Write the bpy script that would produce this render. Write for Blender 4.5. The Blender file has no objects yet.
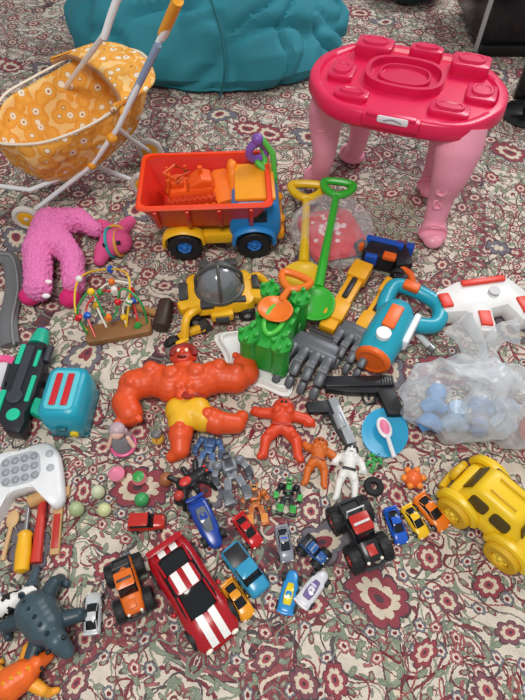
import bpy,bmesh,random
from math import *
from mathutils import Vector as V, Matrix, Euler, noise
random.seed(7)
S=bpy.context.scene; C=S.collection
H=1.0; PIT=radians(55); F=529.0
def P(u,v,z=0.0):
    x=(u-262.5)/F; y=(350-v)/F
    dy=y*sin(PIT)+cos(PIT); dz=y*cos(PIT)-sin(PIT)
    t=(z-H)/dz
    return V((x*t,dy*t,z))
# ---------------- camera / light
cd=bpy.data.cameras.new('camera'); cam=bpy.data.objects.new('camera',cd); C.objects.link(cam)
cam.location=(0,0,H); cam.rotation_euler=(pi/2-PIT,0,0)
cd.sensor_fit='VERTICAL'; cd.sensor_height=36; cd.sensor_width=27; cd.lens=36*F/700; cd.clip_start=.02
S.camera=cam
S.view_settings.view_transform='Standard'
w=bpy.data.worlds.new('world'); S.world=w; w.use_nodes=True
w.node_tree.nodes['Background'].inputs[0].default_value=(.93,.96,1,1); w.node_tree.nodes['Background'].inputs[1].default_value=.42
def area(name,loc,tgt,size,power,col):
    l=bpy.data.lights.new(name,'AREA'); l.size=size; l.energy=power; l.color=col
    o=bpy.data.objects.new(name,l); C.objects.link(o); o.location=loc
    o.rotation_euler=(V(tgt)-V(loc)).to_track_quat('-Z','Y').to_euler()
area('window_light',(1.6,2.6,2.2),(0,.8,0),1.1,44,(.97,.98,1))
area('ceiling_light',(-.2,-.3,2.5),(.1,.8,0),.7,40,(1,.96,.9))
# ---------------- materials
def lin(h):
    c=[int(h[i:i+2],16)/255 for i in (0,2,4)]
    return tuple((x/12.92 if x<=.04045 else ((x+.055)/1.055)**2.4) for x in c)+(1,)
MC={}
def m(col,rough=.38,metal=0,var=.1,scale=30,bump=0,alpha=1,trans=0,name=None):
    k=(col,rough,metal,var,scale,bump,alpha,trans)
    if k in MC: return MC[k]
    M=bpy.data.materials.new(name or ('plastic_'+col)); M.use_nodes=True; t=M.node_tree; b=t.nodes['Principled BSDF']
    n=t.nodes.new('ShaderNodeTexNoise'); n.inputs['Scale'].default_value=scale; n.inputs['Detail'].default_value=3
    tc=t.nodes.new('ShaderNodeTexCoord'); t.links.new(tc.outputs['Object'],n.inputs['Vector'])
    mx=t.nodes.new('ShaderNodeMix'); mx.data_type='RGBA'; c=lin(col)
    mx.inputs[6].default_value=tuple(x*(1-var) for x in c[:3])+(1,); mx.inputs[7].default_value=tuple(min(1,x*(1+var)) for x in c[:3])+(1,)
    t.links.new(n.outputs[0],mx.inputs[0]); t.links.new(mx.outputs[2],b.inputs['Base Color'])
    b.inputs['Roughness'].default_value=rough; b.inputs['Metallic'].default_value=metal
    b.inputs['Alpha'].default_value=alpha; b.inputs['Transmission Weight'].default_value=trans
    if bump:
        bp=t.nodes.new('ShaderNodeBump'); bp.inputs['Strength'].default_value=bump; bp.inputs['Distance'].default_value=.004
        t.links.new(n.outputs[0],bp.inputs['Height']); t.links.new(bp.outputs[0],b.inputs['Normal'])
    MC[k]=M; return M
# ---------------- geometry accumulator
def R(r): return Euler([radians(a) for a in r]).to_matrix().to_4x4()
def rr(hx,hy,r,n=4):
    r=min(r,hx*.999,hy*.999); o=[]
    for cx,cy,a in ((hx-r,hy-r,0),(-hx+r,hy-r,90),(-hx+r,-hy+r,180),(hx-r,-hy+r,270)):
        for i in range(n+1):
            t=radians(a+90*i/n); o.append((cx+r*cos(t),cy+r*sin(t)))
    return o
def cat(pts,n=6,closed=False):
    pts=[V(p) for p in pts]; L=len(pts)
    if L<3: return pts
    o=[]; rng=L if closed else L-1
    for i in range(rng):
        if closed: a,b,c,d=[pts[(i+k)%L] for k in (-1,0,1,2)]
        else: a,b,c,d=pts[max(i-1,0)],pts[i],pts[i+1],pts[min(i+2,L-1)]
        for j in range(n):
            t=j/n
            o.append(.5*((2*b)+(c-a)*t+(2*a-5*b+4*c-d)*t*t+(3*b-a-3*c+d)*t**3))
    if not closed:o.append(pts[-1])
    return o
class G:
    def __init__(s): s.bm=bmesh.new(); s.mi=0
    def add(s,t,c=(0,0,0),rot=(0,0,0),mi=None):
        bmesh.ops.transform(t,matrix=Matrix.Translation(V(c))@R(rot),verts=t.verts)
        for f in t.faces: f.material_index=s.mi if mi is None else mi
        me=bpy.data.meshes.new('tmp'); t.to_mesh(me); t.free(); s.bm.from_mesh(me); bpy.data.meshes.remove(me); return s
    def box(s,c,size,r=0,rot=(0,0,0),mi=None,seg=2,tp=(1,1)):
        t=bmesh.new(); bmesh.ops.create_cube(t,size=1)
        for v in t.verts:
            k=tp if v.co.z>0 else (1,1)
            v.co=V((v.co.x*size[0]*k[0],v.co.y*size[1]*k[1],v.co.z*size[2]))
        if r: bmesh.ops.bevel(t,geom=t.edges[:],offset=min(r,min(size)*.49),segments=seg,affect='EDGES',profile=.5)
        return s.add(t,c,rot,mi)
    def cyl(s,c,r,h,rot=(0,0,0),r2=None,seg=24,mi=None,bev=0):
        t=bmesh.new(); bmesh.ops.create_cone(t,cap_ends=True,segments=seg,radius1=r,radius2=r if r2 is None else r2,depth=h)
        if bev:
            e=[e for e in t.edges if abs(e.verts[0].co.z-e.verts[1].co.z)<1e-6]
            bmesh.ops.bevel(t,geom=e,offset=bev,segments=2,affect='EDGES',profile=.5)
        return s.add(t,c,rot,mi)
    def sph(s,c,r,rot=(0,0,0),mi=None,u=20):
        if not hasattr(r,'__len__'): r=(r,r,r)
        t=bmesh.new(); bmesh.ops.create_uvsphere(t,u_segments=u,v_segments=max(6,u*2//3),radius=1)
        for v in t.verts: v.co=V((v.co.x*r[0],v.co.y*r[1],v.co.z*r[2]))
        return s.add(t,c,rot,mi)
    def loft(s,rings,c=(0,0,0),rot=(0,0,0),mi=None,cap=True,closed=False):
        t=bmesh.new(); vs=[[t.verts.new(V(p)) for p in r] for r in rings]; n=len(rings[0]); k=len(rings)
        for i in range(k if closed else k-1):
            a,b=vs[i],vs[(i+1)%k]
            for j in range(n):
                try:t.faces.new((a[j],a[(j+1)%n],b[(j+1)%n],b[j]))
                except: pass
        if cap and not closed:
            t.faces.new(vs[0][::-1]); t.faces.new(vs[-1])
        bmesh.ops.recalc_face_normals(t,faces=t.faces[:])
        return s.add(t,c,rot,mi)
    def prism(s,ol,h,c=(0,0,0),rot=(0,0,0),b=0,mi=None,z0=0):
        t=bmesh.new(); vs=[t.verts.new((p[0],p[1],z0)) for p in ol]; f=t.faces.new(vs)
        e=bmesh.ops.extrude_face_region(t,geom=[f]); nv=[x for x in e['geom'] if isinstance(x,bmesh.types.BMVert)]
        for v in nv: v.co.z+=h
        bmesh.ops.recalc_face_normals(t,faces=t.faces[:])
        if b: bmesh.ops.bevel(t,geom=[x for x in t.edges if abs(x.verts[0].co.z-x.verts[1].co.z)<1e-7],offset=b,segments=2,affect='EDGES',profile=.5)
        return s.add(t,c,rot,mi)
    def tube(s,pts,r,seg=8,closed=False,n=6,mi=None,flat=1,sm=True,c=(0,0,0),rot=(0,0,0)):
        L=len(pts)
        q=cat(pts,n,closed) if sm else [V(p) for p in pts]
        K=len(q); rs=[]
        for i in range(K):
            if hasattr(r,'__len__'):
                f=i/(K-1)*(L-1); a=int(min(f,L-2)); rs.append(r[a]+(r[a+1]-r[a])*(f-a))
            else: rs.append(r)
        rings=[]; nrm=None
        for i in range(K):
            if closed: d=(q[(i+1)%K]-q[i-1])
            else: d=(q[min(i+1,K-1)]-q[max(i-1,0)])
            d=d.normalized() if d.length else V((0,0,1))
            if nrm is None:
                nrm=V((0,0,1)).cross(d)
                if nrm.length<.1: nrm=V((1,0,0)).cross(d)
            nrm=(nrm-d*nrm.dot(d)).normalized(); b=d.cross(nrm)
            rings.append([q[i]+(nrm*cos(2*pi*j/seg)+b*sin(2*pi*j/seg)*flat)*rs[i] for j in range(seg)])
        return s.loft(rings,c,rot,mi,closed=closed)
    def tor(s,c,RR,r,rot=(0,0,0),mi=None,n=28,seg=8,sx=1,sy=1):
        return s.tube([(RR*sx*cos(2*pi*i/n),RR*sy*sin(2*pi*i/n),0) for i in range(n)],r,seg,True,mi=mi,sm=False,c=c,rot=rot)
    def lathe(s,prof,c=(0,0,0),rot=(0,0,0),seg=28,mi=None,sx=1,sy=1):
        return s.loft([[(max(r,1e-4)*sx*cos(2*pi*j/seg),max(r,1e-4)*sy*sin(2*pi*j/seg),z) for j in range(seg)] for r,z in prof],c,rot,mi)
    def tray(s,b,t,z0,z1,th,r,c=(0,0,0),rot=(0,0,0),mi=None,fl=None):
        fl=fl or th
        k=lambda h,z,q=r:[(x,y,z) for x,y in rr(h[0],h[1],q)]
        i=max(r-th,.0005)
        return s.loft([k(b,z0),k(t,z1),k((t[0]-th,t[1]-th),z1,i),k((b[0]-th,b[1]-th),z0+fl,i)],c,rot,mi)
    def caps(s,L,mi=None):
        for p1,r1,p2,r2 in L:
            p1,p2=V(p1),V(p2); n=max(2,int((p2-p1).length/(min(r1,r2)*.45))+1)
            for i in range(n+1):
                f=i/n; s.sph(p1.lerp(p2,f),r1+(r2-r1)*f,u=12,mi=mi)
        return s
    def disp(s,amt,sc,seed=0):
        for v in s.bm.verts:
            k=noise.noise_vector(v.co*sc+V((seed,seed*2,3))); v.co+=k*amt
        return s
    def clusters(s):
        bm=s.bm; bm.verts.ensure_lookup_table(); seen=set(); isl=[]
        for v in bm.verts:
            if v.index in seen: continue
            st=[v]; seen.add(v.index); c=[]
            while st:
                a=st.pop(); c.append(a.index)
                for e in a.link_edges:
                    b=e.other_vert(a)
                    if b.index not in seen: seen.add(b.index); st.append(b)
            isl.append(c)
        if len(isl)<2 or len(isl)>120: return None
        bb=[]
        for c in isl:
            xs=[bm.verts[i].co for i in c]; bb.append([[min(p[k] for p in xs) for k in range(3)],[max(p[k] for p in xs) for k in range(3)]])
        g=list(range(len(isl)))
        def f(i):
            while g[i]!=i: i=g[i]
            return i
        for i in range(len(isl)):
            for j in range(i):
                if all(bb[i][0][k]<=bb[j][1][k]+.0012 and bb[j][0][k]<=bb[i][1][k]+.0012 for k in range(3)): g[f(i)]=f(j)
        cl={}
        for i,c in enumerate(isl): cl.setdefault(f(i),[]).extend(c)
        return list(cl.values()) if 1<len(cl)<=10 else None
    def end(s,name,parent=None,mats=None,label=None,vox=0,sub=0,world=False,ang=35,smooth=3,nosplit=False):
        if world and parent: bmesh.ops.translate(s.bm,verts=s.bm.verts,vec=-parent.matrix_basis.translation)
        s.bm.verts.index_update()
        cl=s.clusters() if (parent and not vox and not nosplit) else None
        bms=[]
        if cl:
            for c in cl:
                k=s.bm.copy(); k.verts.ensure_lookup_table(); keep=set(c)
                bmesh.ops.delete(k,geom=[v for v in k.verts if v.index not in keep],context='VERTS'); bms.append(k)
            s.bm.free()
        else: bms=[s.bm]
        for bm in bms:
            me=bpy.data.meshes.new(name); bm.to_mesh(me); bm.free()
            for f in me.polygons: f.use_smooth=True
            if not vox and not sub: me.set_sharp_from_angle(angle=radians(ang))
            o=bpy.data.objects.new(name,me); C.objects.link(o)
            for x in (mats if isinstance(mats,(list,tuple)) else [mats]): me.materials.append(x)
            if parent: o.parent=parent
            if label: o['label']=label
            if vox:
                d=o.modifiers.new('r','REMESH'); d.mode='VOXEL'; d.voxel_size=vox; d.use_smooth_shade=True
                d=o.modifiers.new('s','SMOOTH'); d.iterations=smooth; d.factor=.6
            if sub:
                d=o.modifiers.new('s','SUBSURF'); d.levels=sub; d.render_levels=sub
        return o
def thing(name,label,category,A,B=None,L=None,z=0,base=0,rx=0,ry=0,rz=None,sc=None,group=None):
    o=bpy.data.objects.new(name,None); C.objects.link(o); o.empty_display_size=.02
    a=P(A[0],A[1],z)
    if B is not None:
        b=P(B[0],B[1],z); d=b-a; o.location=(a+b)/2; h=atan2(d.y,d.x)
        if L: o.scale=(d.length/L,)*3
    else: o.location=a; h=radians(rz or 0)
    if sc: o.scale=(sc,)*3
    o.location.z=base
    o.rotation_euler=(radians(rx),radians(ry),h)
    o['label']=label; o['category']=category
    if group:o['group']=group
    return o
BLK='17181b'
# ---------------- RUG
def rugmat():
    M=bpy.data.materials.new('persian_rug'); M.use_nodes=True; t=M.node_tree; b=t.nodes['Principled BSDF']
    N=t.nodes.new; L=t.links.new
    class E:
        def __init__(s,o): s.o=o
        def __add__(a,b): return mt('ADD',a,b)
        def __sub__(a,b): return mt('SUBTRACT',a,b)
        def __mul__(a,b): return mt('MULTIPLY',a,b)
        def __lt__(a,b): return mt('LESS_THAN',a,b)
        def __gt__(a,b): return mt('GREATER_THAN',a,b)
    def put(s,x):
        if isinstance(x,E): L(x.o,s)
        else: s.default_value=x
    def mt(op,*a):
        n=N('ShaderNodeMath'); n.operation=op
        for i,x in enumerate(a): put(n.inputs[i],x)
        return E(n.outputs[0])
    def vec(x,y,z=0.):
        n=N('ShaderNodeCombineXYZ'); put(n.inputs[0],x);put(n.inputs[1],y);put(n.inputs[2],z); return E(n.outputs[0])
    def sep(v):
        n=N('ShaderNodeSeparateXYZ'); L(v.o,n.inputs[0]); return E(n.outputs[0]),E(n.outputs[1])
    def nz(v,sc,det=1.):
        n=N('ShaderNodeTexNoise'); L(v.o,n.inputs['Vector']); n.inputs['Scale'].default_value=sc; n.inputs['Detail'].default_value=det; return E(n.outputs[0]),E(n.outputs[1])
    def mixc(f,a,b):
        n=N('ShaderNodeMix'); n.data_type='RGBA'; put(n.inputs[0],f)
        for i,c in ((6,a),(7,b)):
            if isinstance(c,E): L(c.o,n.inputs[i])
            else: n.inputs[i].default_value=lin(c)
        return E(n.outputs[2])
    AB=lambda e:mt('ABSOLUTE',e)
    tc=N('ShaderNodeTexCoord'); mp=N('ShaderNodeMapping'); L(tc.outputs['Object'],mp.inputs[0]); mp.inputs['Rotation'].default_value=(0,0,radians(24))
    x,y=sep(E(mp.outputs[0]))
    fnz,fc=nz(E(tc.outputs['Object']),260.,1.); fx,fy=sep(fc)   # yarn jitter: woven edges
    X=mt('PINGPONG',x+.13,.52)+(fx-.5)*.004; Y=mt('PINGPONG',y+.2,.70)+(fy-.5)*.004
    p0=vec(X,Y)
    _,c=nz(p0,9.,1.); cx,cy=sep(c)
    wx=X+(cx-.5)*.06; wy=Y+(cy-.5)*.06; p=vec(wx,wy)
    col=mixc(0.,'dacebe','dacebe')
    n1,_=nz(p0,3.4,0.); v0=N('ShaderNodeTexVoronoi'); L(p0.o,v0.inputs['Vector']); v0.inputs['Scale'].default_value=17
    f=n1+(E(v0.outputs['Distance'])-.4)*.05
    # scalloped medallion arcs
    rm=mt('SQRT',X*X+Y*Y); am=mt('ARCTAN2',Y,X)
    rs=rm+AB(mt('SINE',am*10.))*.022+(cx-.5)*.03
    for r0,fc_ in ((.26,'93505a'),(.47,'9aa18c')):
        col=mixc(AB(rs-r0)<.021,col,'5a444a')
        col=mixc(AB(rs-r0)<.018,col,fc_)
        col=mixc((AB(rs-r0)<.009)*(mt('SINE',am*(60. if r0<.3 else 120.))>-.1),col,'dccdb6')
    col=mixc(rs<.13,col,'b3b29c')
    col=mixc(AB(rs-.13)<.004,col,'6b3640')
    col=mixc(AB(f-.63)<.008,col,'5c454c')
    col=mixc(f>.64,col,'97525a')
    inv=f>.64
    def curl(sc,R0,turn,wd,cc,dens,off,leaf=None):
        nonlocal col
        v=N('ShaderNodeTexVoronoi'); q=vec(wx+off,wy+off*1.3); L(q.o,v.inputs['Vector']); v.inputs['Scale'].default_value=sc; v.voronoi_dimensions='2D'; v.inputs['Randomness'].default_value=.8
        px,py=sep(E(v.outputs['Position'])); dx=wx+off-px; dy=wy+off*1.3-py; cr,cg=sep(E(v.outputs['Color']))
        r=mt('SQRT',dx*dx+dy*dy); th=mt('DIVIDE',mt('ARCTAN2',dy,dx),6.2832)
        s_=mt('SIGN',cr-.5); fr=mt('FRACT',th*s_+mt('POWER',r,.75)*turn+cr)
        d=AB(fr-.5); on=(cg<dens)*(r<R0)
        if leaf:
            lf=mt('SINE',th*6.2832*5.+r*260.)*.13
            col=mixc((AB(fr-.74)<lf)*on,col,leaf)
            col=mixc((AB(AB(fr-.74)-lf)<.018)*(lf>.0)*on,col,'6b5a55')
        col=mixc((d<wd)*on,col,cc)
    curl(5.5,.08,12.,.050,'80404a',.85,1.1,'8f9b88')
    curl(10.,.05,18.,.065,'625c5c',.85,4.3,'aa686a')
    curl(17.,.03,27.,.085,'8c454a',.85,7.7,'858f80')
    for sc,wd,cc,th in ((5.,.0045,'7b2c3a',0.5),(10.,.007,'5e5654',.47),(10.,.008,'a05a56',.56),(17.,.014,'8a9280',.5),(17.,.012,'7a4448',.58)):
        n,_=nz(p,sc,0.); col=mixc(AB(n-th)<wd,col,cc)
    n,_=nz(p,15.,0.); col=mixc((AB(n-.5)<.022)*inv,col,'ddceba')
    def flower(sc,r0,pet,cols,dens,off,elong=1.,amp=.3):
        nonlocal col
        v=N('ShaderNodeTexVoronoi'); q=vec(X+off,Y+off*1.7); L(q.o,v.inputs['Vector']); v.inputs['Scale'].default_value=sc; v.voronoi_dimensions='2D'
        v.inputs['Randomness'].default_value=.9
        px,py=sep(E(v.outputs['Position'])); dx=X+off-px+(cx-.5)*r0*1.4; dy=Y+off*1.7-py+(cy-.5)*r0*1.4
        cr,cg=sep(E(v.outputs['Color']))
        a=cr*6.283; ca=mt('COSINE',a); sa=mt('SINE',a)
        lx=(dx*ca+dy*sa)*elong; ly=dy*ca-dx*sa
        r=mt('SQRT',lx*lx+ly*ly); th=mt('ARCTAN2',ly,lx)
        k=mt('POWER',AB(mt('COSINE',th*(pet/2))),.6)*amp+(1-amp)
        r1=mt('DIVIDE',r,r0); rr_=mt('DIVIDE',r1,k); on=(cg<dens)*1.
        base=mixc(cr>.5,cols[1],cols[2])
        col=mixc((rr_<1.08)*on,col,cols[0])
        col=mixc((rr_<.98)*on,col,base)
        col=mixc((rr_<.66)*on,col,cols[3])
        col=mixc((r1<.34)*on,col,cols[4])
        col=mixc((r1<.14)*on,col,cols[0])
    flower(38.,.0090,1.,('5a524c','8a9782','8c4c54','7f8c7a','b5b09a'),.8,5.3,1.9,.1)
    flower(23.,.0120,5.,('5e333c','ae6668','777c84','ded0bf','8a3b44'),.65,2.1,1.25)
    flower(11.,.025,7.,('5a444a','984650','84565e','d8c8b2','a8505a'),.55,.7,1.3)
    flower(4.2,.050,9.,('5a464e','944650','76727a','d6c8b2','94434c'),.42,3.4,1.25)
    fn,_=nz(E(tc.outputs['Object']),420.,2.); g2,_=nz(E(tc.outputs['Object']),50.,3.)
    hs=N('ShaderNodeHueSaturation'); L(col.o,hs.inputs['Color']); put(hs.inputs['Value'],fn*.5+g2*.5+.43); hs.inputs['Saturation'].default_value=.97
    L(hs.outputs[0],b.inputs['Base Color']); b.inputs['Roughness'].default_value=.9; b.inputs['Specular IOR Level'].default_value=.15
    bp=N('ShaderNodeBump'); bp.inputs['Strength'].default_value=.6; bp.inputs['Distance'].default_value=.003; L(fn.o,bp.inputs['Height']); L(bp.outputs[0],b.inputs['Normal'])
    return M
g=G(); g.box((0,1.6,-.03),(5.2,5.4,.04)); o=g.end('floor',None,m('8b7358',.5,0,.2,6)); o['kind']='structure'; o['label']='plain brown floor beneath the rug'
g=G(); g.box((0,1.6,-.005),(4.6,4.8,.01),.003); o=g.end('rug',None,rugmat()); o['label']='cream, maroon and sage floral patterned rug'; o['category']='rug'
# ---------------- BEAN BAG
t=thing('bean_bag','large teal fabric bean bag slumped on the rug','bean bag',(213,44))
g=G(); ring=[]
prof=[(.40,0),(.475,.015),(.51,.06),(.50,.13),(.45,.21),(.36,.28),(.24,.33),(.1,.37),(.0,.38)]
prof=[(V((a[0],0,a[1])).lerp(V((b[0],0,b[1])),k/10)) for a,b in zip(prof,prof[1:]) for k in range(10)]
for q in prof:
    rg=[]
    for j in range(240):
        a=2*pi*j/240; rad=q.x*(1+.05*cos(2*a+.6)); X_,Y_=cos(a)*rad/.5,sin(a)*rad/.5
        n=noise.noise(V((X_*1.6,Y_*1.6,q.z*4)))*.10
        for fr_,am_,sd in ((1.7,.06,3),(2.9,.035,8)):
            wv=noise.noise(V((X_*.9+sd,Y_*.9,q.z*2)))*1.2
            x_=noise.noise(V((X_*fr_+wv,Y_*fr_-wv,q.z*fr_*1.4+sd)))
            n-=am_*exp(-(x_/.13)**2)
        k=1+n*(1.0 if q.z>.02 else .6); rg.append((rad*cos(a)*k,rad*sin(a)*.82*k,q.z*(1+n*2.0) if q.z>.01 else 0))
    ring.append(rg)
g.loft(ring); g.end('bag_body',t,m('28808f',.8,0,.15,6,.3))
g=G(); g.tube([(.05,-.43,.03),(.07,-.42,.12),(.06,-.36,.21),(.02,-.28,.29)],.004); g.end('seam',t,m('17616b',.8))
# tv unit
t=thing('tv_cabinet','tall glossy black cabinet with pale grey edge','cabinet',(470,60))
t.location=P(472,58)
g=G(); g.box((.27,.20,.24),(.52,.36,.40),.006); g.end('cabinet_body',t,m('141419',.2))
g=G(); g.box((.008,.012,.23),(.014,.014,.42),.002); g.end('edge_strip',t,m('b4b6b8',.3,.3))
g=G(); g.box((.28,.02,.02),(.5,.03,.04),.004); g.box((.30,.18,.015),(.4,.3,.03),.004); g.end('plinth',t,m('0c0c0e',.4))
t=thing('display_stand','black round base of a screen on the rug','stand',(526,116))
g=G(); g.lathe([(.08,0),(.085,.008),(.07,.018),(.02,.022),(.015,.06),(.0,.06)]); g.end('base',t,m('111113',.3))
g=G(); g.box((.03,.0,.16),(.2,.02,.2),.005); g.end('screen',t,m('0a0a0d',.12))
t=thing('cushion','dark teal fabric cushion near the bean bag','cushion',(410,0))
g=G(); g.sph((0,0,.07),(.16,.12,.058)).disp(.02,9); g.end('cushion_body',t,m('12343c',.85),sub=1)
# ---------------- PINK TABLE
t=thing('toy_table','hot pink toy vanity table with pale pink ornate legs','toy table',(315,70),(504,104),.45,z=.32)
HP=m('dc1a50',.3,name='hot_pink'); LP=m('f09cb2',.35)
def ov(a,b,z,k=.0,n=72,e=2.6): 
    o=[]
    for i in range(n):
        q=2*pi*i/n; c,s_=cos(q),sin(q); r=1+k*cos(6*q)
        o.append((a*abs(c)**(2/e)*(1 if c>0 else -1)*r,b*abs(s_)**(2/e)*(1 if s_>0 else -1)*r,z))
    return o
g=G(); g.loft([ov(.19,.135,.285),ov(.222,.165,.290,.015),ov(.228,.17,.298,.02),ov(.226,.168,.325,.02),ov(.221,.163,.330,.02),ov(.205,.148,.329,.02),ov(.20,.143,.322,.02)])
g.end('table_top',t,HP,ang=50)
def ridge(g,cx,cy,a,b,h,w=.012,z=.321,e=2.6,fz=.004):
    g.loft([[(x+cx,y+cy,zz) for x,y,zz in ov(a,b,z,e=e)],[(x+cx,y+cy,zz) for x,y,zz in ov(a-.002,b-.002,z+h,e=e)],[(x+cx,y+cy,zz) for x,y,zz in ov(a-w,b-w,z+h,e=e)],[(x+cx,y+cy,zz) for x,y,zz in ov(a-w-.002,b-w-.002,z+fz,e=e)]])
g=G(); ridge(g,-.01,.015,.095,.075,.020); ridge(g,-.01,.015,.062,.047,.009,.006,z=.3265,fz=.0015)
g.end('basin_ridge',t,m('cf164c',.3),ang=50)
for cx,cy,a,b in ((-.105,.115,.045,.03),(.13,.105,.045,.032),(.17,.0,.034,.036),(.11,-.09,.045,.025),(-.155,-.01,.03,.035),(-.11,-.1,.04,.02),(.02,.128,.04,.018)):
    g=G(); h=.03 if cy>.1 else .015
    g.prism([(x+cx,y+cy) for x,y in rr(a,b,.012)],h,b=.004,z0=.32); ridge(g,cx,cy,a*.72,b*.68,.006,.006,z=.3195+h); g.end('raised_box',t,m('d51a50',.3))
g=G(); g.box((-.005,-.160,.318),(.13,.03,.028),.006); g.box((-.005,-.166,.333),(.11,.02,.01),.004); g.end('front_panel',t,HP)
g=G(); g.box((.0,-.1725,.328),(.07,.012,.018),.005); g.tube([(-.02,-.179,.327),(0,-.180,.333),(.02,-.179,.327)],.0012,mi=1); g.end('name_plate',t,[m('e4dce2',.3),m('8a8a96')],label='pale grey oval plate')
M4=Matrix.Translation(t.location)@Euler(t.rotation_euler).to_matrix().to_4x4()@Matrix.Scale(t.scale[0],4); inv=M4.inverted()
for tp,ft in (((.15,-.10),(430,240)),((-.155,-.055),(316,184)),((.12,.09),(428,192)),((-.10,.10),None)):
    fp=inv@P(*ft) if ft else V((-.12,.12,0)); fp.z=0; a=V((tp[0],tp[1],.30)); d=(fp-a)
    out=V((d.x,d.y,0)); out=out.normalized() if out.length>.01 else V((1,-.5,0)).normalized()
    pts=[a,a+d*.15+out*.014,a+d*.35+out*.014,a+d*.6-out*.008,a+d*.80-out*.008,a+d*.88+out*.002,V((fp.x,fp.y,.032))+out*.008]
    rs=[.054,.054,.044,.032,.028,.032,.036]
    g=G(); g.tube(pts,rs,18,flat=.8,n=8); g.sph((fp.x,fp.y,.022),(.038,.033,.021)); g.sph(V((fp.x,fp.y,.02))+out*.022,(.026,.024,.019))
    side=V((-.3,-1,0)).normalized()
    for i in range(4):
        f_=.14+.16*i; q=a+d*f_+side*((.049,.040,.031,.027)[i]*.8+.001)+out*(.01 if i<3 else -.005)
        s_=1 if i%2 else -1
        g.tube([q+V((.012*s_,.003,.024)),q+V((-.008*s_,-.001,.010)),q+V((-.004*s_,-.001,-.008)),q+V((.011*s_,.001,-.005)),q+V((.006*s_,.0,.007))],.0045,6)
    g.end('leg',t,LP,nosplit=True)
# ---------------- STROLLER
t=thing('doll_stroller','toy doll stroller with yellow printed bassinet and white tube frame','doll stroller',(75,175))
YF=bpy.data.materials.new('printed_yellow_fabric'); YF.use_nodes=True
nt=YF.node_tree; b=nt.nodes['Principled BSDF']; vo=nt.nodes.new('ShaderNodeTexVoronoi'); vo.inputs['Scale'].default_value=30
tc=nt.nodes.new('ShaderNodeTexCoord'); nt.links.new(tc.outputs['Object'],vo.inputs[0]); cr=nt.nodes.new('ShaderNodeValToRGB'); cr.color_ramp.interpolation='CONSTANT'
e=cr.color_ramp.elements; e[0].position=0; e[0].color=lin('a8602c'); e[1].position=.1; e[1].color=lin('f1e4cc')
for p_,c_ in ((.27,'b97a3a'),(.30,'eca840'),(.5,'e69c34'),(.66,'f0c27a')): q=e.new(p_); q.color=lin(c_)
nt.links.new(vo.outputs[0],cr.inputs[0]); nt.links.new(cr.outputs[0],b.inputs[0]); b.inputs['Roughness'].default_value=.8
bp=nt.nodes.new('ShaderNodeBump'); nn=nt.nodes.new('ShaderNodeTexNoise'); nn.inputs['Scale'].default_value=14; nt.links.new(tc.outputs['Object'],nn.inputs[0]); bp.inputs['Distance'].default_value=.03; bp.inputs['Strength'].default_value=.7; nt.links.new(nn.outputs[0],bp.inputs['Height']); nt.links.new(bp.outputs[0],b.inputs['Normal'])
wo=P(76,112,.24); hdg=(P(140,78,.3)-P(10,130,.3)); ha=degrees(atan2(hdg.y,hdg.x))
def bask(n,a,b,z,ph=0,wr=0,zw=0,pl=0):
    o=[]
    for i in range(n):
        c_,s_=cos(2*pi*i/n),sin(2*pi*i/n); k=1+wr*noise.noise(V((c_*2,s_*2,z*8)))+pl*cos(2*pi*i/n*22)
        o.append((a*c_*k,b*s_*k,z+.03*c_+ph*sin(14*pi*i/n)+zw*noise.noise(V((c_*1.6,s_*1.6,1)))))
    return o
def wl(rings): 
    M=Matrix.Translation(V((wo.x,wo.y,0)))@R((0,0,ha)); return [[M@V(p) for p in r] for r in rings]
NB=132
g=G(); g.loft(wl([bask(NB,.10,.055,.120,0,.1),bask(NB,.155,.08,.130,0,.15,.01,.008),bask(NB,.19,.115,.185,0,.15,.01,.014),bask(NB,.208,.135,.245,0,.1,.02,.014),bask(NB,.218,.143,.283,0,0,.02,.004),bask(NB,.212,.138,.283,0,0,.02,.004),bask(NB,.19,.115,.22,0,.15,.02),bask(NB,.13,.075,.170,0,.2,.02),bask(NB,.06,.035,.155,0,.2,.02)]))
g.end('bassinet',t,YF,world=True,sub=1)
g=G(); g.loft(wl([[(x*k,y*k,z+dz) for x,y,z in bask(72,.220,.145,.285,0,0,.02)] for k,dz in ((1.0,0),(1.015,.004),(1.0,.008),(.98,.004))]),cap=False); g.end('rim_piping',t,m('e9dfcc',.7),world=True,label='cream rim piping')
hr=[]
for i in range(13):
    a=radians(15+6.6*i); hr.append([(.03+.18*sin(a)*abs(sin(pi*j/32))**.4, .148*cos(pi*j/32), .290+.030*cos(a)*sin(pi*j/32)+.020*sin(a)+.012*(i%2)*sin(pi*j/32)) for j in range(33)])
t2=bmesh.new(); M=Matrix.Translation(V((wo.x,wo.y,0)))@R((0,0,ha)); vs=[[t2.verts.new(M@V(p)) for p in r] for r in hr]
for i in range(12):
    for j in range(32): t2.faces.new((vs[i][j],vs[i][j+1],vs[i+1][j+1],vs[i+1][j]))
g=G(); g.add(t2); o=g.end('hood',t,YF,world=True,label='folded ribbed yellow hood',sub=1); d=o.modifiers.new('s','SOLIDIFY'); d.thickness=.004
g=G(); g.tube([M@V(p) for p in hr[0][::4]],.005,8,n=3); g.end('hood_trim',t,m('9a6a44',.7),world=True,label='brown hood edging')
WH=m('dfe1e4',.3)
g=G()
g.tube([P(170,18,.50),P(118,128,.26),P(92,165,.15),P(30,214,.035)],.0066,sm=False)
g.tube([P(104,35,.46),P(60,95,.2),P(-40,150,.03)],.0066,sm=False)
g.tube([P(118,128,.26),P(132,140,.14),P(148,150,.05)],.006,sm=False)
g.tube([P(72,157,.10),P(143,184,.035)],.006,sm=False)
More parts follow.
